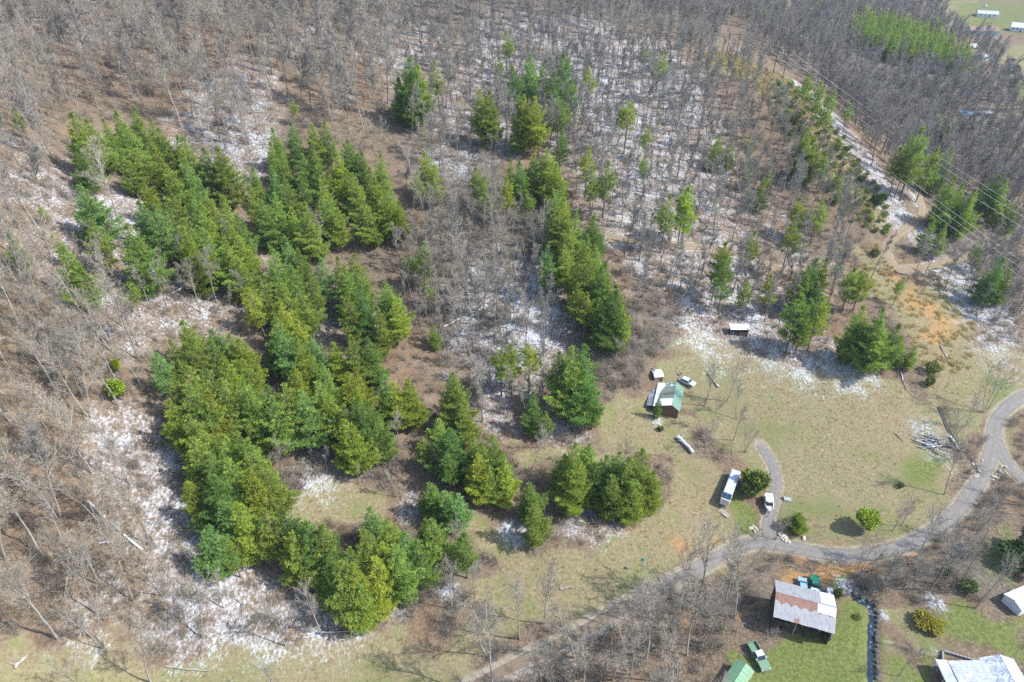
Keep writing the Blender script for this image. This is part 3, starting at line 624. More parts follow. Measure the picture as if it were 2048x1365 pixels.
# ---- pines: tip on the photo (x y), height m, crown f full / m lifted / h high and sparse, tone g b y d
PINES = {
'upper left pine block': ('137 233 17 f g|180 241 15 f g|209 240 13 f g|226 217 15 f g|260 209 15 f y|257 253 15 f g|294 240 14 f g|318 262 15 f g|277 284 16 f g|308 284 18 f y|345 272 14 f g|369 284 16 f g|'
  '417 308 15 f g|441 306 17 f g|373 328 15 f b|274 380 17 f b|284 356 14 f y|342 366 16 f g|380 376 17 f b|412 366 15 f g|441 387 17 f g|330 398 17 f g|366 420 18 f g|404 416 17 f y|441 430 18 f g|475 420 16 f g|366 455 18 f y|404 455 17 f g|445 466 18 f g|479 452 17 f y|300 420 16 f b|460 500 15 f g|'
  '245 300 14 f g|230 262 13 f g|150 280 14 f d|335 330 15 f g'),
'pines left of the upper block': '161 383 15 f b|188 450 14 m g|253 457 17 f g|113 467 9 h g|133 501 14 f g|160 540 11 f g|253 563 9 h y|10 464 9 f y|30 215 9 h g|85 410 6 h y',
'middle pine block': ('582 198 9 h g|554 253 14 f g|578 245 15 f b|616 243 15 f g|650 240 16 f g|681 274 16 f g|537 280 14 f g|560 300 16 f g|599 294 17 f g|630 300 16 f g|670 291 16 f y|700 275 15 f g|720 290 15 f g|690 325 17 f y|705 345 16 f g|759 313 15 f g|740 340 15 f y|779 373 14 f g|'
  '731 393 16 f g|765 395 14 f y|800 407 13 f y|506 332 12 f g|544 334 16 f b|568 356 16 f g|503 370 14 f g|520 400 15 f g|544 383 16 f g|578 404 16 f y|610 400 15 f g|647 400 15 f g|612 431 15 f g|671 421 13 f y|640 350 16 f g|600 340 16 f g'),
'middle pine ridge': ('572 467 17 f b|547 495 16 f g|595 491 16 f g|633 512 16 f b|678 515 16 f g|704 505 16 f g|721 539 15 f g|687 545 16 f g|578 535 16 f g|547 542 16 f g|520 552 15 f g|506 580 14 m y|560 570 17 f g|590 570 16 f g|620 560 15 m g|724 583 17 f d|748 597 17 f g|772 570 16 f g|785 600 14 f y|700 600 15 m g|'
  '565 614 15 f y|544 645 15 f g|580 640 13 f y|565 669 15 f b|590 672 14 f g'),
'large centre left grove': ('370 645 14 f y|417 648 15 f b|462 665 15 f g|479 680 14 f y|335 672 15 f g|390 679 16 f g|430 695 15 f g|311 710 13 m b|342 734 17 f g|380 741 17 f g|455 718 16 f y|493 725 13 f y|420 735 16 f g|448 755 18 f g|480 770 17 f g|342 790 16 f y|376 792 16 f g|404 780 17 f y|363 810 17 f g|'
  '527 755 17 f d|505 780 16 f g|540 790 17 f g|582 727 16 f y|616 710 15 f y|561 768 17 f g|600 765 18 f b|630 751 17 f g|650 775 16 f y|626 672 14 f b|660 683 14 f y|640 720 15 f g|700 676 15 f g|735 676 15 f g|714 724 14 f y|687 751 16 f y|762 748 15 f b|813 740 16 f y|790 770 13 f y|724 806 16 f d|750 820 15 f g|690 823 17 f y|660 800 14 f g|700 850 14 f y'),
'left snow edge pines': '390 850 15 f g|431 866 16 f g|470 862 16 f g|500 890 15 f g|376 890 14 f g|410 905 16 f g|450 910 17 f g|489 939 17 f y|520 930 15 f g|376 960 13 m y|421 955 15 f d|469 997 16 f y|440 1000 14 f b|495 1005 13 f g|421 1049 14 f b|397 1060 13 f b|450 1070 12 m g',
'pine hedge below the clearing': ('568 1011 15 f d|534 1028 14 f g|600 1030 15 f g|609 1052 15 f d|640 1068 15 f g|580 1065 14 f g|670 1090 15 f d|691 1095 14 f g|690 1130 15 f g|742 1025 13 f b|731 1069 15 f g|766 1072 15 f y|775 1045 13 f g|745 1120 15 f y|711 1135 15 f y|790 1100 14 f g|841 1025 15 f g|860 1048 14 f g|817 1062 14 f b|830 1090 13 f g|930 1079 12 m g|720 1170 12 f g|650 1110 13 f g'),
'pines above the lower meadow': '902 748 17 f g|925 800 13 f g|865 835 11 m g|899 837 17 f d|940 868 13 f g|981 860 15 f g|964 880 15 f g|1003 895 14 f g|954 912 14 f y|1008 930 12 f y|895 905 12 m d|861 954 12 f d|890 975 12 f b|913 977 13 f b|1063 954 13 f g|1070 1001 13 f g|844 870 11 m g|980 920 13 f g',
'round clump beside the lower meadow': '1149 895 15 f g|1175 890 14 f g|1156 925 15 f y|1130 910 12 f g|1214 898 16 f d|1241 896 16 f g|1193 915 15 f d|1289 915 16 f y|1262 920 16 f g|1230 940 14 f g|1310 945 13 f y|1275 960 13 f y',
'foot of the snowy wood': '1024 690 14 h y|1002 703 13 h g|1060 690 14 h y|1067 778 13 f d|1090 815 9 f g|1121 706 17 h d|1162 693 19 f d|1152 715 18 f g|1178 740 16 f d|1190 785 11 f g',
'diagonal pine row': ('1070 298 15 f g|1022 318 11 f g|1045 325 13 f d|1094 304 15 f g|1110 335 14 f y|1125 352 16 f g|1111 373 15 f g|1131 393 16 f y|1150 420 15 f g|1120 420 14 f g|1183 438 15 f d|1152 445 16 f g|1138 462 16 f g|1128 485 15 f g|1170 470 16 f g|1195 480 14 f g|'
  '1176 505 17 f g|1160 520 15 f y|1214 529 16 f g|1203 545 16 f d|1227 556 16 f y|1234 597 16 f d|1215 590 16 f g|1245 610 13 f y|1091 496 15 m b|1152 560 16 h y|1173 583 15 h y|1230 630 11 f y'),
'top of the snowy wood': '815 123 17 f d|798 140 14 f d|837 137 15 f y|825 150 14 f g|873 110 15 h g|1013 63 13 h d|960 163 16 f y|978 171 16 f g|965 200 13 f y|998 113 9 h y|1066 106 17 f b|1032 127 16 h b|1085 120 14 f b|1049 175 17 f y|1036 205 13 f g|1080 188 16 f y|1124 118 16 m b|1107 144 15 h d|1145 147 15 m d|1121 181 14 m d|1138 205 12 h y|1121 260 12 m d|1184 118 14 h y|1258 202 14 h y|1296 250 10 h g|1320 99 14 h y|1292 87 10 h d',
'brown brushy gap': '854 298 14 m y|871 328 12 f g|836 342 11 h y|954 330 12 m g|967 352 11 f y|1012 359 13 m y|1063 383 10 h y|841 486 13 m y|820 510 9 h g|854 553 9 h y|868 652 7 f y|803 515 8 h y',
'inside the snowy wood': '1176 294 13 h y|1214 333 13 h g|1186 337 13 h g|1296 308 9 h y|1337 393 14 h g|1382 370 16 m y|1371 390 13 h g|1444 267 9 f y|1460 285 8 f g|1430 285 8 f d|1505 270 9 h g|1499 322 8 f d|1536 342 9 h d|1526 365 8 f d|1611 390 12 m y|1646 394 13 h g|1447 481 15 m y|1461 515 14 m d|1499 561 9 m d|1512 467 11 h g|1543 542 11 m y|1588 450 14 h g',
'top edge of the meadow': '1629 515 15 f d|1649 518 14 f g|1612 535 13 f g|1687 515 9 h g|1714 532 13 m g|1742 518 15 m y|1625 587 16 m d|1601 601 15 m d|1645 605 14 m y|1615 625 13 m g|1737 613 16 f y|1722 640 12 f g|1776 614 18 f d|1765 650 14 f g|1795 655 12 f d|1820 673 9 f g|1835 690 7 f g',
'power line spur': '1618 262 15 f y|1630 290 12 f g|1653 305 11 m g|1683 363 7 f y|1680 340 6 f g|1807 556 8 h y',
'right of the dirt track': '1848 265 19 m g|1825 290 15 h g|1870 300 15 m g|1810 301 13 h d|1899 294 15 f d|1909 352 15 f d|1930 365 14 f d|1950 372 14 f d|1940 395 12 f g|2002 339 16 f d|2019 362 14 f d|1985 350 12 f g|1879 226 9 m g|1906 229 12 f g|1890 240 9 f g|2036 411 9 f d|2008 515 13 f d|2020 540 10 f d|1971 481 9 h g|1866 440 9 f d|1890 450 9 f d',
'far valley': '1735 5 16 m d|1720 25 11 f d|1530 14 13 m d|1639 -5 15 f d|1879 18 15 f d|1889 66 14 f d|1610 58 9 f d|1630 55 9 f d|1650 60 8 f g|1951 137 9 f d|1500 5 9 f g|1470 -2 9 f d|1925 140 9 f g|1640 165 13 m d|1662 182 14 m d|1625 150 11 m d|1702 205 9 h d|1782 218 9 h d|1590 60 8 f d',
}
TONE = {'g': (1.0, 1.0, 1.0), 'b': (0.82, 0.98, 1.4), 'y': (1.22, 1.08, 0.72), 'd': (0.64, 0.78, 0.86)}
pine_kinds = {
 'f': [pine(101 + i, 16, [4.3, 4.9, 3.8, 4.5, 5.2, 4.0, 4.7][i], [0.10, .06, .16, .08, .13, .2, .1][i], [1, .95, .92, 1, .95, .9, 1][i], [0.02, .06, 0, .12, .04, .0, .08][i]) for i in range(7)],
 'm': [pine(201 + i, 16, [3.8, 4.2][i], [0.32, .28][i], .82, .08) for i in range(2)],
 'h': [pine(301 + i, 16, [3.6, 4.0, 3.2][i], [0.42, .5, .38][i], .8, .05) for i in range(3)],
}
PINE_XY = []
ORD = ['first', 'second', 'third', 'fourth', 'fifth', 'sixth', 'seventh', 'eighth', 'ninth', 'tenth'] 
def ordinal(i):
    if i < 10: return ORD[i]
    return '%d%s' % (i + 1, {1: 'st', 2: 'nd', 3: 'rd'}.get((i + 1) % 10, 'th') if (i + 1) % 100 not in (11, 12, 13) else 'th')
TWORD = {'g': 'green', 'b': 'blue-green', 'y': 'yellow-green', 'd': 'dark green'}
CWORD = {'f': 'bushy', 'm': 'bare-stemmed', 'h': 'sparse'}
def plant_pine(x, y, h, kind, tone, label, group, r, wide=1.0):
    tm, cm = pine_kinds[kind][r.integers(len(pine_kinds[kind]))]
    z = float(ground(x, y)); s = h / 16.0
    t = thing('pine_tree', label, 'pine tree', (x, y, z - 0.1), r.uniform(0, 6.28), group)
    t.rotation_euler = (r.normal(0, .035), r.normal(0, .035), t.rotation_euler[2]); sw = s * r.uniform(.93, 1.1) * wide * (16 / h) ** .2
    t.scale = (sw, sw, s)
    link('trunk', tm, t); c = link('crown', cm, t); v = r.uniform(.76, 1.2); tn = TONE[tone]; w = r.uniform(.9, 1.1)
    c.color = (tn[0] * v * w, tn[1] * v, tn[2] * v / w, 1)
    PINE_XY.append((x, y, 3.0 * s)); return t
pr = np.random.default_rng(11)
ROWS = []
TALL = {'top of the snowy wood': 1.32, 'inside the snowy wood': 1.3, 'top edge of the meadow': 1.15, 'right of the dirt track': 1.3, 'power line spur': 1.2, 'far valley': 1.25, 'brown brushy gap': 1.15, 'diagonal pine row': 1.08, 'foot of the snowy wood': 1.08}
for grove, txt in PINES.items():
    rows = [q.split() for q in txt.split('|')]; rows.sort(key=lambda q: float(q[0]))
    A = np.array([[float(q[0]), float(q[1]), float(q[2]) * TALL.get(grove, 1.0)] for q in rows]); X, Y = at(A[:, 0], A[:, 1], A[:, 2])
    for i, q in enumerate(rows): ROWS.append([X[i], Y[i], A[i, 2], q[3], q[4], grove, A[i, 2] / math.hypot(X[i], Y[i]) * (.4 if A[i, 1] < 0 else 1)])
# the far plantation: a block of young pines in the side valley
FARG = poly([(1688,78),(1745,62),(1800,76),(1890,112),(1928,142),(1915,160),(1850,138),(1780,128),(1722,104)])
far_n = 0
fx = []
for _ in range(6000):
    x = pr.uniform(FARG[:, 0].min(), FARG[:, 0].max()); y = pr.uniform(FARG[:, 1].min(), FARG[:, 1].max())
    if inside(FARG, np.array([x]), np.array([y]))[0] and all((x-a)**2 + (y-b)**2 > 5.2 ** 2 for a, b in fx):
        fx.append((x, y)); ROWS.append([x, y, pr.uniform(15, 19), 'f', pr.choice(['d', 'd', 'd', 'g', 'y']), 'far plantation', 0.0])
    if len(fx) >= 90: break
size = np.array([q[6] for q in ROWS]); cutoff = np.sort(size)[::-1][299]
single_p = [q for q in ROWS if q[6] >= cutoff]; mass_p = [q for q in ROWS if q[6] < cutoff]
cnt = {}; seen = {}
for q in single_p: k = (q[5], q[3], q[4]); cnt[k] = cnt.get(k, 0) + 1
for q in single_p:
    k = (q[5], q[3], q[4]); j = seen.get(k, 0); seen[k] = j + 1; look = TWORD[q[4]] + ' ' + CWORD[q[3]]
    lab = 'the only %s pine, %s' % (look, q[5]) if cnt[k] == 1 else '%s from left of the %s pines, %s' % (ordinal(j), look, q[5])
    plant_pine(q[0], q[1], q[2] * pr.uniform(.86, 1.1), q[3], q[4], lab, q[5], pr)
def whole(tm, cm, name):
    def get(m):
        v = np.empty(len(m.vertices) * 3, np.float32); m.vertices.foreach_get('co', v); return v.reshape(-1, 3)
    me = bpy.data.meshes.new(name); tv, cv = get(tm), get(cm); V = np.concatenate([tv, cv])
    tl = np.empty(len(tm.loops), np.int32); tm.loops.foreach_get('vertex_index', tl); cl = np.empty(len(cm.loops), np.int32); cm.loops.foreach_get('vertex_index', cl)
    ts = np.empty(len(tm.polygons), np.int32); tm.polygons.foreach_get('loop_start', ts); cs = np.empty(len(cm.polygons), np.int32); cm.polygons.foreach_get('loop_start', cs)
    me.vertices.add(len(V)); me.vertices.foreach_set('co', V.ravel()); me.loops.add(len(tl) + len(cl)); me.loops.foreach_set('vertex_index', np.r_[tl, cl + len(tv)])
    me.polygons.add(len(ts) + len(cs)); me.polygons.foreach_set('loop_start', np.r_[ts, cs + len(tl)])
    me.materials.append(tm.materials[0]); me.materials.append(cm.materials[0])
    me.polygons.foreach_set('material_index', np.r_[np.zeros(len(ts), np.int32), np.ones(len(cs), np.int32)]); me.update(calc_edges=True)
    if 'tint' in cm.attributes:
        t = np.empty(len(cv), np.float32); cm.attributes['tint'].data.foreach_get('value', t); fattr(me, 'tint', np.r_[np.zeros(len(tv), np.float32), t])
    return me
mk = []; mm = []; mc = []
for tone in 'gbyd':
    for kind in 'fmh':
        tm, cm = pine_kinds[kind][0]; mk.append((kind, tone)); mm.append(whole(tm, cm, 'pine_whole')); mc.append(TONE[tone])
scatter('distant_pines', 'mass of small pines in the far plantation and beyond the nearer groves',
        [(q[0], q[1], float(ground(q[0], q[1])) - .1) for q in mass_p], [q[2] / 16 for q in mass_p], [mk.index((q[3], q[4])) for q in mass_p], mm, colors=mc)
for q in mass_p: PINE_XY.append((q[0], q[1], 7.0 if q[5] == 'far plantation' else 2.5))
# ------------------------------------------------------------------ leafless woods
hard = [bare_tree(500 + i, 19, .37 + .04 * (i % 3), [.42, .36, .5, .45, .4, .55][i], [9, 11, 8, 10, 9, 8][i], M_BARK, M_TWIG, dens=1.0) for i in range(6)]
hard += [bare_tree(560, 17, .40, .3, 6, M_BARK, M_TWIG, dens=.85, multi=2), bare_tree(561, 17, .36, .35, 5, M_BARK, M_TWIG, dens=.8, multi=3)]
dark = [bare_tree(600 + i, 18, .40, [.45, .4, .5][i], 9, M_DBARK, M_BTWIG, tw=.026, dens=1.25) for i in range(3)]
pole = [bare_tree(700 + i, 14, .21, [.55, .5, .6, .48][i], 6, M_DBARK if i % 2 else M_BARK, M_BTWIG if i % 2 else M_TWIG, tw=.022, dens=1.0) for i in range(4)]
bud = [bare_tree(800 + i, 17, .40, .42, 9, M_DBARK, M_PTWIG, tw=.032, dens=1.2) for i in range(3)]
KIND = {'hard': hard, 'dark': dark, 'pole': pole, 'bud': bud}
# stand polygons on the photo (where the stems stand), spacing m, mix of kinds, size range, label, group
STANDS = [
 ([(-120,1330),(-160,500),(60,500),(190,600),(290,690),(290,800),(215,870),(330,1120),(330,1260),(120,1330)], 4.4, {'hard': .85, 'dark': .15}, (.55, 1.1), 'bare grey hardwood on the brown leafy slope at the left', 'bare trees on the left slope'),
 ([(330,1120),(430,1190),(700,1270),(640,1310),(330,1290)], 7.5, {'hard': .6, 'pole': .4}, (.6, .95), 'bare tree in the snow below the left pines', 'bare trees below the left pines'),
 ([(-80,1330),(640,1310),(620,1440),(-80,1440)], 9, {'hard': 1}, (.6, .9), 'bare tree on the grassy strip at the bottom left', 'bare trees on the bottom grass strip'),
 ([(-160,500),(-200,-10),(500,-10),(560,200),(520,330),(420,300),(250,200),(120,260),(110,480),(60,520)], 5.0, {'hard': .6, 'dark': .3, 'bud': .1}, (.65, 1.15), 'bare tree on the snow-flecked slope at the upper left', 'bare trees on the upper left slope'),
 ([(500,-10),(800,-10),(790,120),(800,240),(700,270),(560,200)], 5.2, {'hard': .5, 'dark': .35, 'bud': .15}, (.85, 1.2), 'bare tree on the brown upper slope left of the snowy wood', 'bare trees on the upper middle slope'),
 ([(780,-10),(1480,-10),(1420,100),(1000,90),(800,80)], 7.0, {'bud': .65, 'dark': .35}, (.85, 1.15), 'purple-twigged bare tree on the far crest at the top', 'bare trees on the far crest'),
 ([(800,90),(1000,95),(1000,330),(850,360),(800,240)], 4.6, {'pole': .6, 'dark': .4}, (.7, 1.0), 'thin bare tree around the upper pine clumps', 'bare trees around the upper pine clumps'),
 ([(1000,95),(1420,110),(1560,230),(1700,420),(1690,520),(1500,500),(1240,480),(1180,440),(1100,300),(1000,300)], 4.0, {'pole': .75, 'dark': .25}, (.7, 1.0), 'thin dark bare tree in the upper snowy wood', 'bare trees of the upper snowy wood'),
 ([(1240,500),(1500,530),(1680,560),(1700,620),(1560,660),(1380,660),(1270,620)], 4.2, {'pole': .8, 'dark': .2}, (.75, 1.05), 'thin bare tree between the logging track and the meadow', 'bare trees below the logging track'),
 ([(800,360),(1000,370),(1090,480),(1040,560),(900,500),(820,420)], 4.4, {'pole': .5, 'hard': .5}, (.5, .8), 'small bare tree in the brown brushy gap', 'bare trees of the brushy gap'),
 ([(780,480),(1090,500),(1110,680),(1100,840),(960,850),(930,760),(820,680)], 3.9, {'pole': .85, 'hard': .15}, (.75, 1.05), 'slender bare tree in the snowy hollow between the pine groves', 'bare trees of the snowy hollow'),
 ([(200,480),(520,520),(500,640),(330,640),(200,560)], 4.6, {'pole': .8, 'hard': .2}, (.6, .95), 'slender bare tree in the shaded snow between the left pine blocks', 'bare trees between the left pine blocks'),
 ([(560,880),(780,870),(860,960),(820,1000),(640,985),(540,960)], 4.4, {'pole': .6, 'hard': .4}, (.35, .6), 'low bare thicket tree above the small clearing', 'thicket above the small clearing'),
 ([(480,1120),(960,1130),(970,1190),(800,1260),(680,1250)], 4.6, {'pole': .7, 'hard': .3}, (.4, .7), 'small bare tree below the dark pine hedge', 'bare trees below the pine hedge'),
 ([(1220,640),(1300,570),(1390,640),(1320,720),(1220,800)], 6.0, {'hard': 1}, (.4, .65), 'small bare tree between the pine row and the green-roofed cabin', 'bare trees left of the cabin'),
 ([(1030,880),(1130,870),(1090,960),(1020,950)], 8, {'hard': 1}, (.5, .7), 'small bare tree at the foot of the snowy wood', 'bare trees at the wood foot'),
 ([(940,1290),(1100,1235),(1270,1235),(1380,1175),(1490,1135),(1510,1190),(1450,1290),(1380,1390),(940,1430)], 4.6, {'hard': 1}, (.7, 1.15), 'bare tree in the roadside thicket along the bottom', 'bare trees of the roadside thicket'),
 ([(1660,1150),(1740,1125),(1860,1110),(1960,1080),(2080,1080),(2080,1150),(1900,1190),(1760,1200),(1680,1200)], 4.6, {'hard': .8, 'dark': .2}, (.45, .85), 'bare tree along the creek right of the barn', 'bare trees along the creek'),
 ([(1870,840),(1960,800),(1950,940),(1900,900)], 5.0, {'hard': 1}, (.4, .75), 'small bare tree in the ditch beside the log pile', 'bare trees by the log pile'),
 ([(1380,790),(1500,800),(1500,905),(1400,900)], 6.0, {'hard': 1}, (.5, .8), 'bare yard tree right of the green-roofed cabin', 'bare yard trees by the cabin'),
 ([(1760,1010),(1900,960),(1980,990),(2060,1010),(2060,1070),(1880,1060),(1790,1045)], 6.5, {'hard': 1}, (.5, .9), 'small bare tree beside the bend of the gravel road', 'bare trees at the road bend'),
 ([(1810,560),(1960,510),(2080,470),(2080,690),(1970,650),(1890,600)], 5.0, {'pole': .6, 'dark': .4}, (.7, 1.0), 'bare tree on the snowy bank right of the dirt track', 'bare trees on the right bank'),
 ([(1640,190),(1700,180),(1960,190),(2080,200),(2080,490),(1870,400),(1800,400),(1740,330)], 5.4, {'dark': .45, 'bud': .55}, (.7, 1.15), 'bare tree in the side valley behind the power line', 'bare trees behind the power line'),
 ([(1440,40),(1480,-10),(1900,-10),(1880,60),(1960,100),(2010,170),(2080,205),(2080,240),(1930,200),(1690,180),(1600,150)], 7.0, {'bud': .5, 'dark': .5}, (.8, 1.1), 'purple-grey bare tree in the far side valley', 'bare trees of the far side valley'),
 ([(1480,95),(1560,120),(1640,185),(1720,300),(1800,390),(1840,375),(1770,265),(1690,165),(1610,105),(1500,72)], 5.0, {'bud': .6, 'dark': .4}, (.6, .95), 'bare tree just behind the power line spur', 'bare trees just behind the spur'),
 ([(1660,800),(1720,860),(1500,1010),(1700,900)], 40, {'hard': 1}, (.4, .5), 'bare tree in the meadow', 'bare meadow trees'),
 ([(1420,1310),(1500,1290),(1470,1420),(1380,1420)], 5, {'hard': 1}, (.5, .75), 'bare tree around the green-roofed shed at the bottom', 'bare trees at the bottom shed'),
 ([(1740,1330),(1860,1320),(2060,1380),(2060,1480),(1740,1480)], 6, {'hard': 1}, (.4, .6), 'bare tree in the yard at the bottom right', 'bare trees in the bottom right yard'),
]
HAND = [ # distinct single bare trees: base on the photo, height m, kind, variant, label
 (238,446,19,'hard',1,'large pale bare tree standing in front of the upper left pine block'),
 (1966,826,17,'hard',7,'tall bare many-stemmed tree leaning over the ditch by the road'),
 (1785,1062,8,'hard',3,'small bare tree left of the road bend, nearest the lime round tree'),
 (1802,1052,8,'hard',4,'second small bare tree on the verge right of the lime round tree'),
 (1860,1180,17,'dark',0,'tall straight dark-trunked tree at the creek right of the barn'),
 (1950,1218,13,'hard',5,'bare leaning tree on the lawn below the creek at the right'),
 (1742,557,16,'pole',2,'tall leaning bare tree just left of the tan brush slope'),
 (1238,945,9,'hard',2,'small bare tree above the round pines beside the lower meadow'),
 (1062,948,11,'hard',0,'bare tree standing in the meadow corner left of the round pines'),
 (760,305,12,'hard',6,'dark forked bare tree between the middle pine block and the upper pines'),
 (1550,1080,9,'hard',7,'bushy bare tree at the driveway junction'),
 (1410,895,11,'hard',6,'bare forked tree on the grass below the cabin'),
 (1490,905,10,'hard',7,'bare spreading tree above the snow-roofed trailer'),
 (650,520,13,'hard',4,'pale bare tree in the gap between the two middle pine groups'),
 (903,1220,12,'hard',3,'pale bare tree in the snow patch at the end of the pine hedge'),
 (406,1278,14,'hard',2,'pale bare tree in the snow below the left pines, at the grass edge'),
 (116,1278,19,'hard',5,'pale leaning bare tree at the lower left, on the grass edge'),
]
tr = np.random.default_rng(21)
CLEAR = []   # filled by builder: x, y, radius kept free
for px, py, rad in ((1338,790,9),(1374,757,4),(1317,745,4),(1478,660,5),(1610,1220,11),(1612,1170,6),(1455,968,7),(1540,1005,5),(1733,1050,4),(1588,1050,4),(1516,1312,5),(1475,1350,6),(1955,1345,12),(2035,1190,6),(1500,955,6),(1865,885,4)):
    CLEAR.append((*at1(px, py), rad))
CLEAR = np.array(CLEAR); PX = np.array(PINE_XY)
TARPCLEAR = poly([(1905,232),(2000,228),(2010,285),(1940,300),(1905,275)]); FARCLEAR = poly([(1895,0),(2080,0),(2080,205),(2010,185),(1985,160),(1975,120),(1930,112),(1900,70)]); FARFRONT = poly([(1690,85),(1780,122),(1850,135),(1915,155),(1905,185),(1840,165),(1770,150),(1690,112)])
ALL = []   # x, y, size, kind, variant, stand index
TX = {}
def free(x, y, gap):
    c = (int(x // 8), int(y // 8))
    for i in (-1, 0, 1):
        for j in (-1, 0, 1):
            for a, b in TX.get((c[0]+i, c[1]+j), ()):
                if (a-x)**2 + (b-y)**2 < gap*gap: return False
    return True
def occupy(x, y): TX.setdefault((int(x // 8), int(y // 8)), []).append((x, y))
hx, hy = at([h[0] for h in HAND], [h[1] for h in HAND])
for x, y in zip(hx, hy): occupy(x, y)
SPARSE_ON_GRASS = [i for i, q in enumerate(STANDS) if any(w_ in q[5] for w_ in ('snowy', 'power line', 'right bank', 'spur', 'far', 'track'))]
for si, (pts, gap, mix, (s0, s1), lab, grp) in enumerate(STANDS):
    P = poly(pts); lo, hi = P.min(0), P.max(0); area = (hi - lo).prod(); n = int(min(area / gap ** 2 * 2.6, 30000))
    X = tr.uniform(lo[0], hi[0], n); Y = tr.uniform(lo[1], hi[1], n); ok = inside(P, X, Y)
    ok &= (road_clear(X, Y) > 1.8) & (gmask('dirt', X, Y) < .7) & ((gmask('tan', X, Y) < .55) | (tr.random(len(X)) < (.1 if si in SPARSE_ON_GRASS else .8)))
    thin = inside(TARPCLEAR, X, Y) | inside(FARCLEAR, X, Y) | inside(FARFRONT, X, Y); ok &= ~thin | (tr.random(len(X)) < np.where(inside(FARCLEAR, X, Y), .36, .06))
    X, Y = X[ok], Y[ok]
    ok = ((X[:, None] - CLEAR[None, :, 0]) ** 2 + (Y[:, None] - CLEAR[None, :, 1]) ** 2 > CLEAR[None, :, 2] ** 2).all(1)
    ok &= ((X[:, None] - PX[None, :, 0]) ** 2 + (Y[:, None] - PX[None, :, 1]) ** 2 > PX[None, :, 2] ** 2).all(1)
    ks = list(mix); w = np.array([mix[k] for k in ks]); w = w / w.sum()
    for x, y in zip(X[ok], Y[ok]):
        if free(x, y, gap * tr.uniform(.6, 1.15)):
            occupy(x, y); k = ks[tr.choice(len(ks), p=w)]
            ALL.append((x, y, tr.uniform(s0, s1), k, int(tr.integers(len(KIND[k]))), si))
T_ = np.array([(a[0], a[1], a[2]) for a in ALL]); TZ = ground(T_[:, 0], T_[:, 1])
u, v, dep = project(np.c_[T_[:, :2], TZ]); u2, v2, _ = project(np.c_[T_[:, :2], TZ + 17 * T_[:, 2]])
KH = {'hard': 18, 'dark': 18, 'pole': 13, 'bud': 17}
size_px = np.array([KH[a[3]] * a[2] for a in ALL]) / dep * FPX
vis = (u > -10) & (u < 2058) & (v2 < 1365) & (v > 0) & (v < 1420)
order = np.argsort(-np.where(vis, size_px, 0))
single = set(order[:300 - len(HAND)].tolist())
def plant_bare(x, y, z, s, k, vi, label, group, r):
    tm, cm = KIND[k][vi]
    t = thing('bare_tree', label, 'bare tree', (x, y, z), r.uniform(0, 6.28), group)
    t.rotation_euler = (r.normal(0, .05), r.normal(0, .05), t.rotation_euler[2]); sw = s * r.uniform(.9, 1.1); t.scale = (sw, sw, s)
    link('trunk', tm, t); link('crown', cm, t); return t
for (px, py, h, k, vi, lab), x, y in zip(HAND, hx, hy):
    base = {'hard': 18, 'dark': 17, 'pole': 13}[k]; plant_bare(x, y, float(ground(x, y)), h / base, k, vi, lab, 'single bare trees', tr)
for si in range(len(STANDS)):
    mine = sorted([i for i in single if ALL[i][5] == si], key=lambda i: -v[i]); n = len(mine)
    if not n: continue
    nrow = max(1, round(n / 9)); per = math.ceil(n / nrow)
    for q in range(nrow):
        row = sorted(mine[q * per:(q + 1) * per], key=lambda i: u[i])
        for j, i in enumerate(row):
            where = STANDS[si][5]
            if n == 1: lab = 'the one large tree of the ' + where
            elif nrow == 1: lab = '%s from left of the %s' % (ordinal(j), where)
            else: lab = '%s from left, %s row up, %s' % (ordinal(j), ordinal(q), where)
            x, y, s, k, vi, _ = ALL[i]; plant_bare(x, y, float(TZ[i]), s, k, vi, lab, where, tr)
rest = [i for i in range(len(ALL)) if i not in single and (-80 < u[i] < 2128) and v[i] < 1500 and v2[i] < 1380]
names = []; flat = []
for k in KIND:
    for vi, (tm, cm) in enumerate(KIND[k]): names.append((k, vi)); flat.append(whole(tm, cm, 'bare_tree_whole'))
print('bare trees: singles', len(single) + len(HAND), 'rest', len(rest))
scatter('distant_woods', 'mass of leafless woodland covering the slopes behind the nearer trees',
        np.c_[T_[rest, :2], TZ[rest]], T_[rest, 2], [names.index((ALL[i][3], ALL[i][4])) for i in rest], flat)

# ---- undergrowth: twiggy brush, dry grass tufts, sticks
def brush(seed, h=1.3, n=46, mat=None):
    r = np.random.default_rng(seed); S = []; S2 = []
    for i in range(n):
        a = r.uniform(0, 6.28); tl = r.uniform(.1, .8); L = h * r.uniform(.5, 1.1); p = np.array([r.normal(0, .25), r.normal(0, .25), -.05])
        d = np.array([math.cos(a)*tl, math.sin(a)*tl, 1]); d /= np.linalg.norm(d); q = p + d*L; S.append((*p, *q, .014, .006))
        for j in range(3):
            b = p + d*L*r.uniform(.35, .95); e = d + r.normal(0, .55, 3); e /= np.linalg.norm(e); S2.append((*b, *(b + e*L*.45), .011, 0))
    V, F = joinVF(prisms(S, 3), ribbons(S2, r)); me = mesh_np('brush', V, F); me.materials.append(mat); return me
def tuft(seed, mat, n=16, h=.4, sp=.5):
    r = np.random.default_rng(seed); S = []
    for i in range(n):
        a = r.uniform(0, 6.28); p = np.array([r.normal(0, .14), r.normal(0, .14), -.03]); d = np.array([math.cos(a)*sp, math.sin(a)*sp, 1])*r.uniform(.5, 1)*h
        S.append((*p, *(p+d), .035, 0))
    V, F = ribbons(S, r); me = mesh_np('tuft', V, F); me.materials.append(mat); return me
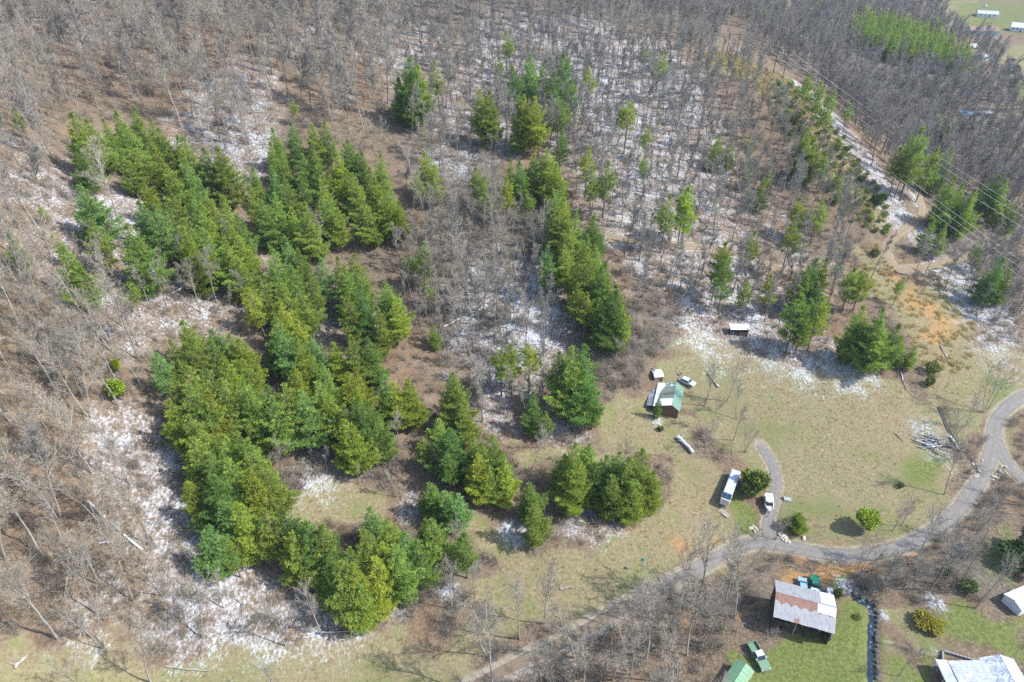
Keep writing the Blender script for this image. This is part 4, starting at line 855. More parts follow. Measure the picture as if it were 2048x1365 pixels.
def stick(seed, mat):
    r = np.random.default_rng(seed); S = []; p = np.array([-1.2, 0, .08]); d = np.array([1, 0, 0.03])
    for i in range(3): q = p + d*.8; S.append((*p, *q, .05 - .012*i, .038 - .012*i)); p = q; d = d + r.normal(0, .15, 3)*np.array([1, 1, .4])
    V, F = prisms(S, 4); me = mesh_np('stick', V, F); me.materials.append(mat); return me
def sample(pts_list, n, r, cond=None):
    """random spots spread evenly over the photo's view of a region"""
    P = poly(pts_list); lo, hi = P.min(0), P.max(0); X = r.uniform(lo[0], hi[0], n); Y = r.uniform(lo[1], hi[1], n)
    ok = inside(P, X, Y) & (road_clear(X, Y) > .5)
    X, Y = X[ok], Y[ok]
    c2 = ((X[:, None] - CLEAR[None, :, 0]) ** 2 + (Y[:, None] - CLEAR[None, :, 1]) ** 2 > (CLEAR[None, :, 2] * .8) ** 2).all(1)
    return X[c2], Y[c2]
ur = np.random.default_rng(5)
VIEW = [(-60,1420),(-60,5),(2100,5),(2100,1420)]
def seen_spots(n, r):
    """spots on the ground spread evenly over what the photo shows"""
    px = r.uniform(-40, 2090, n); py = r.uniform(25, 1400, n); X = []; Y = []
    for i in range(0, n, 4000): a, b = at(px[i:i+4000], py[i:i+4000]); X.append(a); Y.append(b)
    X = np.concatenate(X); Y = np.concatenate(Y); ok = (road_clear(X, Y) > .5) & (Y < 620)
    ok &= ((X[:, None] - CLEAR[None, :, 0]) ** 2 + (Y[:, None] - CLEAR[None, :, 1]) ** 2 > (CLEAR[None, :, 2] * .8) ** 2).all(1)
    return X[ok], Y[ok]
X, Y = seen_spots(34000, ur)
wood = (gmask('tan', X, Y) < .3) & (gmask('green', X, Y) < .3); bw = gmask('brush', X, Y)
sw_ = gmask('snow', X, Y); keep = wood & (ur.random(len(X)) < np.where(bw > .4, .62, .36) * np.where(sw_ > .55, .45, 1) * (gmask('dirt', X, Y) < .4) * np.where((Y < 95) & (X > 0), .45, 1)); X1, Y1 = X[keep], Y[keep]
scatter('undergrowth', 'twiggy brown brush and saplings on the forest floor', np.c_[X1, Y1, ground(X1, Y1)], ur.uniform(.5, 1.7, len(X1)) * np.where(bw[keep] > .4, 1.35, 1), ur.integers(0, 5, len(X1)),
        [brush(40 + i, 1.5, 34, [M_BRUSH, M_TWIG, M_BRUSH, M_TWIG, M_BRUSH][i]) for i in range(5)])
keep = wood & (ur.random(len(X)) < .22) & (Y < 300); X1, Y1 = X[keep], Y[keep]
sl = ur.uniform(.4, 1.7, len(X1)); rot = np.c_[ur.normal(0, .08, len(X1)), ur.normal(0, .12, len(X1)), ur.uniform(0, 6.28, len(X1))]
scatter('fallen_sticks', 'pale fallen sticks and branches littering the forest floor', np.c_[X1, Y1, ground(X1, Y1) + .03], sl, ur.integers(0, 4, len(X1)), [stick(70 + i, [M_TWIG, M_BARK][i % 2]) for i in range(4)], rot)
grass_X = []; grass_Y = []
for q in (TAN[0], TAN[1], TAN[2], TAN[3], TAN[4], TAN[6], TAN[7], TAN[8], TAN[9]):
    a_ = poly(q[0]); X, Y = sample(q[0], int(min((a_.max(0) - a_.min(0)).prod() * .75, 9000)), ur); X, Y = X[(gmask('tan', X, Y) > .35) & (gmask('snow', X, Y) < .7)], Y[(gmask('tan', X, Y) > .35) & (gmask('snow', X, Y) < .7)]; grass_X.append(X); grass_Y.append(Y)
X1 = np.concatenate(grass_X); Y1 = np.concatenate(grass_Y); k = ur.random(len(X1)) < 1.5 * np.clip(vnoise(X1, Y1, 7) * .6 + vnoise(X1, Y1, 2.5) * .7 - .35, 0, 1); X1, Y1 = X1[k], Y1[k]
scatter('dry_grass', 'tufts of straw-coloured dry grass in the meadows', np.c_[X1, Y1, ground(X1, Y1)], ur.uniform(.4, 1.15, len(X1)), ur.integers(0, 3, len(X1)), [tuft(90 + i, M_STRAW) for i in range(3)])
X, Y = sample(TAN[5][0], 5000, ur); Xb, Yb = sample(TAN[6][0], 500, ur); X1 = np.r_[X, Xb]; Y1 = np.r_[Y, Yb]
scatter('tall_dry_grass', 'clumps of tall tan grass on the power line spur and brush slope', np.c_[X1, Y1, ground(X1, Y1)], ur.uniform(1.2, 3.2, len(X1)), ur.integers(0, 3, len(X1)), [tuft(95 + i, M_STRAW, 30, .45, .35) for i in range(3)])
# ------------------------------------------------------------------ materials for built things
def paint(name, c, rough=0.35): return simple(name, c, rough, .06, 2.0)
M_SNOWY = simple('settled_snow', (0.58, 0.60, 0.64), .9, .06, 1.5)
M_GLASS = simple('dark_glass', (0.02, 0.03, 0.04), .12, .05, 1)
M_RUBBER = simple('tyre_rubber', (0.03, 0.03, 0.03), .85, .1, 4)
M_STEEL = simple('grey_steel', (0.35, 0.35, 0.35), .4, .1, 3, .7)
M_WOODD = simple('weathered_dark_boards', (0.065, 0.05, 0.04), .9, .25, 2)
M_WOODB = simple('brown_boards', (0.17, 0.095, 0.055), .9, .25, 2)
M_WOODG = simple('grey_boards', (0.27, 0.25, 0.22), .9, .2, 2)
M_WHITE = simple('white_paint', (0.58, 0.575, 0.56), .6, .06, 1.5)
M_CREAM = simple('cream_siding', (0.55, 0.52, 0.45), .7, .06, 1.5)
M_LAMP = simple('lamp_glass', (0.75, 0.74, 0.7), .2, .05, 1)
M_TAIL = simple('red_lens', (0.35, 0.02, 0.02), .3, .05, 1)
M_ROCK = simple('pale_rock', (0.42, 0.38, 0.31), .9, .2, 1.6)
M_POLE = simple('creosoted_pole', (0.085, 0.06, 0.05), .9, .2, 2)
M_WIRE = simple('aluminium_wire', (0.52, 0.54, 0.56), .5, .03, 1)
M_BLUETARP = simple('blue_tarp', (0.05, 0.24, 0.52), .5, .1, 1)
M_LIGHTSNOW = None
def metal_roof(name, base, rust, snow_lo, rough=.5):
    """painted or galvanised sheet with rust runs and melting snow; per-sheet values come from the sheets themselves"""
    n = NT(name, rough); oi = n.node('ShaderNodeObjectInfo')
    off = n.node('ShaderNodeVectorMath', operation='ADD'); n.link(n.coord(), off.inputs[0])
    cx = n.node('ShaderNodeCombineXYZ'); n.link(n.math('MULTIPLY', oi.outputs['Random'], 7.0), cx.inputs[0]); n.link(cx.outputs[0], off.inputs[1])
    v = off.outputs[0]; f = n.noise(1.2, 5, .65, vec=v); g = n.noise(4, 3, .6, vec=v)
    c = n.ramp(f, [(0.3, tuple(x * .78 for x in base)), (0.7, tuple(min(1, x * 1.12) for x in base))])
    run = n.noise(1.0, 4, .7, vec=n.coord(scale=(7, .8, .8))); f = n.math('ADD', n.math('MULTIPLY', f, .4), n.math('MULTIPLY', run, .6))
    rz = n.math('ADD', n.attr('rust'), n.math('MULTIPLY', n.math('SUBTRACT', f, .5), 2.4))
    c = n.mix(n.step(rz, .42, .85, 0, .92), c, n.ramp(g, [(0.3, tuple(x * .7 for x in rust)), (0.7, tuple(x * 1.25 for x in rust))]))
    sz = n.math('ADD', n.attr('snow'), n.math('MULTIPLY', n.math('SUBTRACT', n.noise(1.6, 4, .7, vec=n.attr('place', out='Vector')), .5), 1.5))
    c = n.mix(n.step(sz, snow_lo, snow_lo + .15), c, (.60, .62, .66)); n.color(c); return n.m
M_BARNROOF = metal_roof('galvanised_sheet', (0.27, 0.275, 0.285), (0.20, 0.085, 0.05), .5)
M_GREENROOF = metal_roof('green_metal', (0.115, 0.205, 0.16), (0.2, 0.21, 0.155), .5)
M_PALEGREEN = metal_roof('pale_green_metal', (0.12, 0.23, 0.135), (0.24, 0.30, 0.2), .62)
M_WHITEROOF = metal_roof('white_metal', (0.34, 0.37, 0.40), (0.33, 0.34, 0.34), .5)

def sheet_slope(parent, x0, x1, ya, za, yb, zb, nsheet, mat, rustf, snowf, rib=.045, ribs=3, name='roof_sheet'):
    """one roof slope from eave (ya, za) to ridge (yb, zb), laid as separate ribbed sheets"""
    w = (x1 - x0) / nsheet; L = math.hypot(yb - ya, zb - za); ny_, nz_ = -(zb - za) / L, (yb - ya) / L
    if nz_ < 0: ny_, nz_ = -ny_, -nz_
    m = 25; wob = np.random.default_rng(nsheet)
    for i in range(nsheet):
        V = []; rs = []; sn = []; pl = []; gap = .006; dz = wob.uniform(0, .018); ext = wob.uniform(0, .08)
        cols = ribs * 4 + 1
        for j in range(m):
            t = j / (m - 1) * (1 + ext / L) - ext / L
            for k in range(cols):
                h = dz + (rib if k % 4 == 1 or k % 4 == 2 else 0) * (1 if ribs else 0)
                x = x0 + i * w + gap + (w - 2 * gap) * k / (cols - 1); y = ya + (yb - ya) * t; z = za + (zb - za) * t
                V.append((x, y + ny_ * h, z + nz_ * h)); q = ((x - x0) / (x1 - x0), t); rs.append(rustf(*q)); sn.append(snowf(*q)); pl.append((x, y, z))
        I = np.arange(m * cols).reshape(m, cols); F = np.stack([I[:-1, :-1].ravel(), I[:-1, 1:].ravel(), I[1:, 1:].ravel(), I[1:, :-1].ravel()], 1)
        if yb < ya: F = F[:, ::-1]
        me = mesh_np(name, np.array(V), F); fattr(me, 'rust', rs); fattr(me, 'snow', sn)
        a = me.attributes.new('place', 'FLOAT_VECTOR', 'POINT'); a.data.foreach_set('vector', np.array(pl, np.float32).ravel())
        link(name, me, parent, mat)

def gable_house(name, label, cat, x, y, rz, L, W, eave, ridge, wall, roof_mat, rust=(0, 0), snow=(0, 0), nsheet=9, over=.35, group=None, windows=((0.25, 'f'), (0.6, 'f')), sink=.3, ry=0.0):
    """x along the ridge, walls, door, windows, ribbed sheet roof"""
    z = float(min(ground(x + a, y + b) for a in (-2, 2) for b in (-2, 2)))
    t = thing(name, label, cat, (x, y, z), rz, group); hL, hW = L / 2, W / 2
    wl_ = MB().box(-hL, hL, -hW, hW, -sink, eave); rr = ridge - .06
    for s in (-1, 1): wl_.add([(s*hL, -hW, eave), (s*hL, hW, eave), (s*hL, ry, rr - .12)], [(0, 1, 2) if s > 0 else (2, 1, 0)])
    w = wl_.build('wall', wall, t)
    for s, r_, n_ in ((-1, rust[0], snow[0]), (1, rust[1], snow[1])):
        k = (ridge - eave) / (hW - s * ry)
        rf = r_ if callable(r_) else (lambda u, v, q=r_: q); sf = n_ if callable(n_) else (lambda u, v, q=n_: q)
        sheet_slope(t, -hL - over, hL + over, s * (hW + over), eave - k * over + .06, ry + s * .03, ridge + .05, nsheet, roof_mat, rf, sf, rib=.035, ribs=2)
    MB().prism([(ry - .14, ridge - .02), (ry, ridge + .12), (ry + .14, ridge - .02)], -hL - over, hL + over).build('ridge_cap', roof_mat, t).rotation_euler = (0, 0, math.pi / 2)
    for f, side in windows:
        sy = -1 if side == 'f' else 1; wx_ = -hL + L * f; ww = .5
        fr = MB().box(wx_ - ww - .08, wx_ + ww + .08, sy * hW - .04, sy * hW + .04, eave * .42, eave * .85).build('window', M_WHITE, t)
        MB().box(wx_ - ww, wx_ + ww, sy * (hW + .03) - .03, sy * (hW + .03) + .03, eave * .46, eave * .81).build('pane', M_GLASS, fr)
    d = MB().box(hL * .1, hL * .1 + .95, -hW - .04, -hW + .04, -.1, 2.05).build('door', M_WOODB, t)
    MB().bar((hL * .1 + .8, -hW - .1, 1.0), (hL * .1 + .8, -hW - .04, 1.0), .035).build('handle', M_STEEL, d)
    return t

def wheel(parent, x, y, z, r=.36, w=.24, name='wheel'):
    t = MB(); n = 16
    t.loft([[(x + rr * math.cos(6.283*i/n), y + yy, z + rr * math.sin(6.283*i/n)) for i in range(n)] for yy, rr in ((-w/2, r*.9), (-w*.38, r), (w*.38, r), (w/2, r*.9))])
    tt = t.build('tyre', M_RUBBER, None, True); wh = tt; wh.name = name; wh.parent = parent
    MB().bar((x, y - w/2 - .012, z), (x, y + w/2 + .012, z), r * .55, n=12).build('rim', M_STEEL, wh)
def pickup(label, x, y, rz, body, cabc=None, load=None, group='vehicles on the property', name='pickup_truck', cap=False, hood_snow=False):
    z = float(ground(x, y)) + .02; t = thing(name, label, 'pickup truck', (x, y, z), rz, group); b = body
    MB().prism([(1.02,.42),(2.55,.42),(2.68,.55),(2.66,.88),(2.5,1.0),(1.1,1.10),(1.02,1.08)], -.94, .94).build('front_body', b, t)
    MB().prism([(-.72,.42),(1.03,.42),(1.03,1.09),(-.72,1.09)], -.93, .93).build('door_body', b, t)
    bd = MB(); bd.box(-2.6, -.70, -.94, -.82, .45, 1.08).box(-2.6, -.70, .82, .94, .45, 1.08).box(-2.66, -2.56, -.94, .94, .5, 1.08).box(-2.56, -.70, -.83, .83, .5, .62).build('bed', b, t)
    MB().add([(-.62,-.86,1.08),(1.06,-.86,1.08),(.48,-.72,1.72),(-.50,-.72,1.72),(-.62,.86,1.08),(1.06,.86,1.08),(.48,.72,1.72),(-.50,.72,1.72)], [(0,1,2,3),(5,4,7,6),(3,2,6,7),(1,5,6,2),(4,0,3,7)]).build('cab', cabc or b, t)
    MB().add([(1.05,-.76,1.13),(1.05,.76,1.13),(.56,.66,1.66),(.56,-.66,1.66)], [(0,1,2,3)]).build('windshield', M_GLASS, t).location = (.03, 0, .02)
    MB().add([(-.61,.72,1.15),(-.61,-.72,1.15),(-.53,-.62,1.64),(-.53,.62,1.64)], [(0,1,2,3)]).build('rear_window', M_GLASS, t).location = (-.025, 0, 0)
    for s in (-1, 1):
        MB().add([(-.5, s*.86, 1.14), (.88, s*.86, 1.14), (.45, s*.755, 1.6), (-.42, s*.755, 1.6)], [(0,1,2,3) if s < 0 else (3,2,1,0)]).build('side_window', M_GLASS, t).location = (0, s*.012, 0)
        MB().box(2.60, 2.70, s*.78-.14, s*.78+.14, .66, .84).build('headlight', M_LAMP, t)
        MB().box(-2.69, -2.6, s*.86-.06, s*.86+.06, .7, .98).build('tail_light', M_TAIL, t)
        for xx in (1.75, -1.65): wheel(t, xx, s*.84, .34)
        MB().box(.72, .9, s*1.02-.09, s*1.02+.09, 1.1, 1.26).build('mirror', cabc or b, t)
    MB().box(2.66, 2.78, -.9, .9, .42, .6).build('bumper', M_STEEL, t); MB().box(-2.78, -2.67, -.9, .9, .45, .6).build('bumper', M_STEEL, t)
    if load: load(t)
    if hood_snow: MB().add([(1.15,-.8,1.115),(2.4,-.78,1.03),(2.4,.7,1.03),(1.15,.8,1.115)], [(0,1,2,3)]).build('snow_patch', M_SNOWY, t)
    return t
def car(label, x, y, rz, body, group='vehicles on the property', name='parked_car', roof=None, cat='car'):
    z = float(ground(x, y)) + .02; t = thing(name, label, cat, (x, y, z), rz, group)
    MB().prism([(-2.1,.35),(2.1,.35),(2.2,.5),(2.15,.78),(1.1,.95),(-1.9,.98),(-2.18,.75),(-2.2,.5)], -.86, .86).build('body', body, t)
    MB().add([(-1.75,-.8,.96),(1.12,-.8,.94),(.35,-.64,1.45),(-1.25,-.64,1.47),(-1.75,.8,.96),(1.12,.8,.94),(.35,.64,1.45),(-1.25,.64,1.47)], [(0,1,2,3),(5,4,7,6),(3,2,6,7),(1,5,6,2),(4,0,3,7)]).build('cabin', roof or body, t)
    MB().add([(1.05,-.7,1.0),(1.05,.7,1.0),(.42,.58,1.41),(.42,-.58,1.41)], [(0,1,2,3)]).build('windshield', M_GLASS, t).location = (.03, 0, .02)
    MB().add([(-1.72,.68,1.02),(-1.72,-.68,1.02),(-1.3,-.56,1.41),(-1.3,.56,1.41)], [(0,1,2,3)]).build('rear_window', M_GLASS, t).location = (-.03, 0, .02)
    for s in (-1, 1):
        MB().add([(-1.5, s*.79, 1.0), (.9, s*.79, 1.0), (.3, s*.68, 1.36), (-1.15, s*.68, 1.36)], [(0,1,2,3) if s < 0 else (3,2,1,0)]).build('side_window', M_GLASS, t).location = (0, s*.012, 0)
        MB().box(2.1, 2.21, s*.65-.15, s*.65+.15, .6, .75).build('headlight', M_LAMP, t); MB().box(-2.21, -2.1, s*.68-.14, s*.68+.14, .62, .78).build('tail_light', M_TAIL, t)
        for xx in (1.35, -1.3): wheel(t, xx, s*.76, .31, .31, .2)
    return t

# ------------------------------------------------------------------ barn
_c = np.array([at1(1548, 1231, 4.6), at1(1666, 1263, 4.6), at1(1666, 1195, 4.9), at1(1552, 1165, 4.9)])
bx_, by_ = _c.mean(0); brz = math.atan2(*((_c[1] - _c[0] + _c[2] - _c[3])[::-1]))
bz = float(ground(bx_, by_)) - .05
barn = thing('barn', 'weathered pole barn with rust-banded corrugated roof and open dark front', 'barn', (bx_, by_, bz), brz)
BL, BW = 10.2, 7.0
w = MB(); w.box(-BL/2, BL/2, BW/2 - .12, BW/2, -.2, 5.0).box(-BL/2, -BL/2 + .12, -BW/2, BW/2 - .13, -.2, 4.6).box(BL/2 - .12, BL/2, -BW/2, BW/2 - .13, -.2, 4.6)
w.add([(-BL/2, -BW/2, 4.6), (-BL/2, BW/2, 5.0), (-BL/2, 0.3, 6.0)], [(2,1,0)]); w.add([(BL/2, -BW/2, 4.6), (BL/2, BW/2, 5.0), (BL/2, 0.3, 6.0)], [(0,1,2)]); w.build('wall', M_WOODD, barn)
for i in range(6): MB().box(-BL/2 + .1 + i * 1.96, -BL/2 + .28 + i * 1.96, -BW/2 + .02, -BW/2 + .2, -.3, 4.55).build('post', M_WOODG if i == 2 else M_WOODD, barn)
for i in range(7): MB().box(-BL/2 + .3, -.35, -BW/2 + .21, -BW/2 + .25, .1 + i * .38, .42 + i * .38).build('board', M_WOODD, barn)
def b_rust(u, v): return (.95 if v > .62 + .05 * math.sin(u * 40) else 0.05) * (1 if u < .98 else .6) + (.8 if .34 < u < .43 and v < .18 else 0)
def b_snow(u, v): return .95 if (u > .70 and .66 < v) else .1
sheet_slope(barn, -BL/2 - .25, BL/2 + .25, -BW/2 - .5, 4.52, .3, 6.25, 18, M_BARNROOF, b_rust, b_snow)
sheet_slope(barn, -BL/2 - .25, BL/2 + .25, BW/2 + .4, 5.05, .3, 6.25, 18, M_BARNROOF, lambda u, v: .35 if v < .4 else .12, lambda u, v: .85 if u > .76 and v < .9 else .05)
MB().bar((-BL/2 - .27, .3, 6.29), (BL/2 + .27, .3, 6.29), .07, n=6).build('ridge_cap', M_BARNROOF, barn)
cx_, cy_ = at1(1655, 1277); cr = thing('wooden_crate', 'pale square wooden crate at the right front corner of the barn', 'crate', (cx_, cy_, float(ground(cx_, cy_))), brz)
for z0 in (.05, .35, .65): MB().box(-.55, .55, -.45, -.41, z0, z0 + .2).build('slat', M_WOODG, cr); MB().box(-.55, .55, .41, .45, z0, z0 + .2).build('slat', M_WOODG, cr); MB().box(-.55, -.51, -.40, .40, z0, z0 + .2).build('slat', M_WOODG, cr); MB().box(.51, .55, -.40, .40, z0, z0 + .2).build('slat', M_WOODG, cr)
for sx in (-.48, .48):
    for sy in (-.38, .38): MB().box(sx - .03, sx + .03, sy - .03, sy + .03, 0, .95).build('corner_post', M_WOODG, cr)

# vehicles and stored things round the barn
up = brz + math.pi / 2
M_BLUE = paint('pale_blue_paint', (0.20, 0.32, 0.45)); M_DGREEN = paint('dark_green_paint', (0.02, 0.13, 0.085)); M_LGREEN = paint('faded_green_paint', (0.12, 0.21, 0.135), .5); M_SILV = paint('silver_paint', (0.46, 0.47, 0.48))
car('pale blue car parked behind the rusty barn roof', 58.2, 82.3, up + .05, M_BLUE, name='parked_car')
def white_load(t):
    MB().prism([(-2.5,.63),(-.8,.63),(-.8,1.02),(-2.5,1.0)], -.78, .78).build('snow_patch', M_SNOWY, t); t2 = MB(); t2.bar((-1.6,.2,1.03),(-1.6,.2,1.16), .36, n=14).build('spare_tyre', M_RUBBER, t)
pickup('dark green pickup with snow in its bed parked behind the barn', 60.6, 82.4, up, M_DGREEN, load=white_load)
px_, py_ = at1(1644, 1188, .8)
tp = thing('tarp_covered_stack', 'white tarp-covered stack at the back eave of the barn', 'covered stack', (px_, py_, float(ground(px_, py_))), brz)
MB().loft([[(-1.0,-.6,0),(1.0,-.6,0),(1.0,.6,0),(-1.0,.6,0)],[(-.95,-.55,.7),(.9,-.6,.6),(.95,.5,.75),(-.9,.55,.8)],[(-.5,-.3,.95),(.5,-.35,.85),(.55,.3,1.0),(-.5,.3,1.05)]]).build('tarp', M_WHITE, tp); MB().box(-1.1, 1.1, -.7, .7, -.1, .04).build('pallet', M_WOODG, tp)
px_, py_ = at1(1660, 1184, 1.0)
tk = thing('storage_box', 'white upright metal box with a dark lid seam beside the barn corner', 'storage box', (px_, py_, float(ground(px_, py_))), brz + .15)
MB().box(-.5, .1, -.8, .8, 0, 1.5).build('cabinet', M_WHITE, tk); MB().box(.16, .6, -.8, .8, 0, 1.45).build('cabinet', M_WHITE, tk); MB().box(.1, .16, -.75, .75, 0, 1.3).build('gap_strip', M_RUBBER, tk)
pickup('faded green pickup with an open bed parked on the lawn below the barn', 45.0, 67.7, math.atan2(-3.7, .9), M_LGREEN, cabc=M_SILV)

# long green-roofed shed at the bottom edge
ang = math.atan2(65.7 - 61.6, 41.9 - 38.3)
gable_house('long_shed', 'long low shed with a pale green metal roof at the bottom edge', 'shed', 38.2, 61.4, ang, 10.5, 3.0, 2.4, 3.0, M_CREAM, M_PALEGREEN, rust=(.1, .15), snow=(.1, .15), nsheet=12, over=.2)

# ------------------------------------------------------------------ cabin with its outbuildings
cax = math.atan2(8.75, 2.75)
def c_sn(u, v): return max(.85 if v < .32 + .1 * math.sin(u * 9) else 0, .95 if u < .30 else 0, .5 if u > .82 else 0)
def c_ru(u, v): return .85 if .27 < u < .85 and .25 < v < .93 else 0
cb = gable_house('cabin', 'small cabin with a snow-streaked green metal roof at the wood edge', 'cabin', 39.9, 132.9, cax, 8.9, 6.0, 2.4, 3.7, M_WOODB, M_GREENROOF, rust=(0.05, c_ru), snow=(.05, c_sn), nsheet=11, over=.3, ry=-1.2)
lean = MB(); lean.add([(-4.2,3.05,2.05),(3.6,3.05,2.05),(3.6,5.0,1.6),(-4.2,5.0,1.6),(-4.2,3.05,2.13),(3.6,3.05,2.13),(3.6,5.0,1.68),(-4.2,5.0,1.68)], [(3,2,1,0),(4,5,6,7),(0,1,5,4),(1,2,6,5),(2,3,7,6),(3,0,4,7)])
lr = lean.build('lean_to_roof', simple('dark_felt_snow', (0.16, 0.17, 0.19), .8, .2, 2, dirt=(.42, .44, .47)), cb)
for xx in (-4, -1.4, 1.2, 3.4): MB().box(xx, xx + .12, 4.8, 4.92, -.4, 1.6).build('post', M_WOODG, cb)
sx, sy = 38.2, 140.6
gable_house('garden_shed', 'small shed with a white snowy roof behind the cabin', 'shed', sx, sy, .12, 2.3, 2.9, 1.9, 2.35, M_WOODG, M_WHITEROOF, snow=(.9, .9), nsheet=4, over=.15, windows=())
qx, qy = at1(1308, 745, .5); st_ = thing('firewood_rack', 'dark narrow rack of firewood left of the small white-roofed shed', 'firewood rack', (qx, qy, float(ground(qx, qy))), 1.4)
MB().box(-1.3, 1.3, -.06, .06, 0, .15).box(-1.36, -1.28, -.35, .35, 0, 1.2).box(1.28, 1.36, -.35, .35, 0, 1.2).build('frame', M_WOODD, st_)
for i in range(9):
    for j in range(4): MB().bar((-1.15 + i * .28, -.3, .25 + j * .26), (-1.15 + i * .28, .3, .25 + j * .26), .125, n=7).build('log', M_WOODG if (i + j) % 3 else M_WOODB, st_)
vx_, vy_ = 45.9, 139.2
car('silver van with a snowy roof parked behind the cabin', vx_, vy_, math.radians(-38), M_SILV, name='parked_van', roof=M_SNOWY, cat='van')
tx, ty = at1(1358, 747); tb = thing('fire_ring', 'small dark ring of stones behind the cabin', 'fire ring', (tx, ty, float(ground(tx, ty))))
for i in range(9): MB().loft([[(math.cos(i*.7)*.6 + math.cos(q*1.05)*.18*s_, math.sin(i*.7)*.6 + math.sin(q*1.05)*.18*s_, zz) for q in range(6)] for zz, s_ in ((-.05, 1), (.15, .95), (.24, .5))]).build('stone', M_ROCK if i % 2 else M_WOODD, tb)
# narrow spruce beside the cabin
tm, cm = pine(911, 16, 3.2, .03, 1.0, .45)
sp = thing('spruce_tree', 'narrow dark spruce at the lower corner of the cabin', 'spruce', (36.0, 127.6, float(ground(36.0, 127.6)) - .1)); sp.scale = (.42, .42, .46); link('trunk', tm, sp); c = link('crown', cm, sp); c.color = (.5, .68, .7, 1)
# open wood shed by the upper meadow
wz = float(ground(63.5, 157)) ; ws = thing('wood_shed', 'little open-fronted wood shed with a white roof at the top of the meadow', 'shed', (63.5, 157.1, wz), -.03)
MB().box(-2.5, 2.5, .8, .9, -.3, 2.35).box(-2.5, -2.4, -.85, .79, -.3, 2.1).box(2.4, 2.5, -.85, .79, -.3, 2.1).build('wall', M_WOODD, ws)
MB().box(.1, 2.38, -.85, -.78, -.3, 1.1).build('front_board', M_WOODB, ws)
for xx in (-2.45, -.05, 2.35): MB().box(xx - .06, xx + .06, -.98, -.87, -.3, 2.1).build('post', M_WOODB, ws)
sheet_slope(ws, -2.75, 2.75, -1.25, 2.12, 1.1, 2.5, 7, M_WHITEROOF, lambda u, v: .1, lambda u, v: .95, ribs=2)

# ------------------------------------------------------------------ snow-roofed trailer and boat
ta = math.atan2(8.7, 4.8); tx, ty = 49.6, 106.6; tz = float(ground(tx, ty))
cp = thing('camper_trailer', 'long trailer with a snow-covered roof and dark solar panels at its near end', 'trailer', (tx, ty, tz), ta)
MB().prism([(-5.0,.45),(5.0,.45),(5.05,2.25),(4.8,2.4),(-4.8,2.4),(-5.05,2.25)], -.98, .98).build('body', M_CREAM, cp)
MB().loft([[(-3.0,-1.0,2.41),(4.85,-1.0,2.41),(4.85,1.0,2.41),(-3.0,1.0,2.41)],[(-2.9,-.9,2.5),(4.4,-.95,2.5),(4.6,.85,2.5),(-2.95,.9,2.5)]]).build('snow_patch', simple('blue_shaded_snow', (.40, .46, .53), .9, .1, 1), cp)  # tree shade painted into the bluer, darker colour of this roof snow
M_SOLAR = simple('solar_cells', (0.012, 0.04, 0.065), .2, .1, 4)
MB().box(-4.85, -3.06, -1.02, 1.02, 2.405, 2.43).build('panel_frame', M_STEEL, cp)
for i in range(2):
    for j in range(2): MB().box(-4.8 + i*.87, -4.8 + i*.87 + .82, -.98 + j, -.98 + j + .94, 2.43, 2.455).build('solar_panel', M_SOLAR, cp)
for s in (-1, 1):
    for xx in (-3.2, -.8, 1.6, 3.6):
        wn_ = MB().box(xx - .45, xx + .45, s*1.06 - .02, s*1.06 + .02, 1.3, 1.95).build('window', M_WHITE, cp); MB().box(xx - .38, xx + .38, s*1.085 - .01, s*1.085 + .01, 1.37, 1.88).build('pane', M_GLASS, wn_)
    for xx in (-.5, .45): wheel(cp, xx, s*.95, .38, .36, .2)
MB().box(.4, 1.1, -1.09, -1.05, .5, 2.1).build('door', M_WHITE, cp); MB().bar((-5.0,0,.5), (-6.2,0,.5), .05).build('tow_bar', M_STEEL, cp)
M_HULL = paint('white_gelcoat', (0.62, 0.62, 0.60)); M_VINYL = simple('white_canvas', (0.66, 0.66, 0.65), .7, .04, 1)
bax, bay = 57.3, 102.6; bo = thing('boat_on_trailer', 'white-canopied motorboat on a trailer parked on the gravel driveway', 'boat', (bax, bay, float(ground(bax, bay)) + .08), math.atan2(-4.3, -.9))
def hull(z, s, f): return [(-2.3, -.95*s, z), (.6, -1.0*s, z), (1.8, -.62*s, z + .04), (2.6*f, 0, z + .10), (1.8, .62*s, z + .04), (.6, 1.0*s, z), (-2.3, .95*s, z)]
MB().loft([hull(.5, .25, .78), hull(.8, .8, .9), hull(1.25, 1.0, 1.0), hull(1.25, .88, .94), hull(.95, .85, .92)], True).build('hull', M_HULL, bo, True)
MB().box(-2.2, .75, -.85, .85, .97, 1.0).build('deck', M_WOODG, bo); MB().add([(.8,-.7,1.25),(.8,.7,1.25),(.45,.6,1.75),(.45,-.6,1.75)], [(0,1,2,3)]).build('windshield', M_GLASS, bo)
MB().loft([[(-2.1,-.85,2.0),(.4,-.85,2.0),(.4,.85,2.0),(-2.1,.85,2.0)],[(-2.05,-.8,2.1),(.35,-.8,2.1),(.35,.8,2.1),(-2.05,.8,2.1)]]).build('canopy', M_VINYL, bo)
for xx in (-1.95, .25):
    for yy in (-.78, .78): MB().bar((xx, yy, 1.2), (xx, yy, 2.02), .025).build('canopy_pole', M_STEEL, bo)
MB().box(.9, 1.7, -.4, .4, 1.0, 1.12).build('bow_seat', M_CREAM, bo); MB().box(-2.75, -2.3, -.25, .25, .6, 1.45).build('outboard_motor', M_RUBBER, bo)
tr_ = MB(); tr_.box(-2.2, 1.6, -.75, -.65, .38, .48).box(-2.2, 1.6, .65, .75, .38, .48).bar((1.6,-.7,.43),(3.2,0,.43), .05).bar((1.6,.7,.43),(3.2,0,.43), .05).build('trailer_frame', M_STEEL, bo)
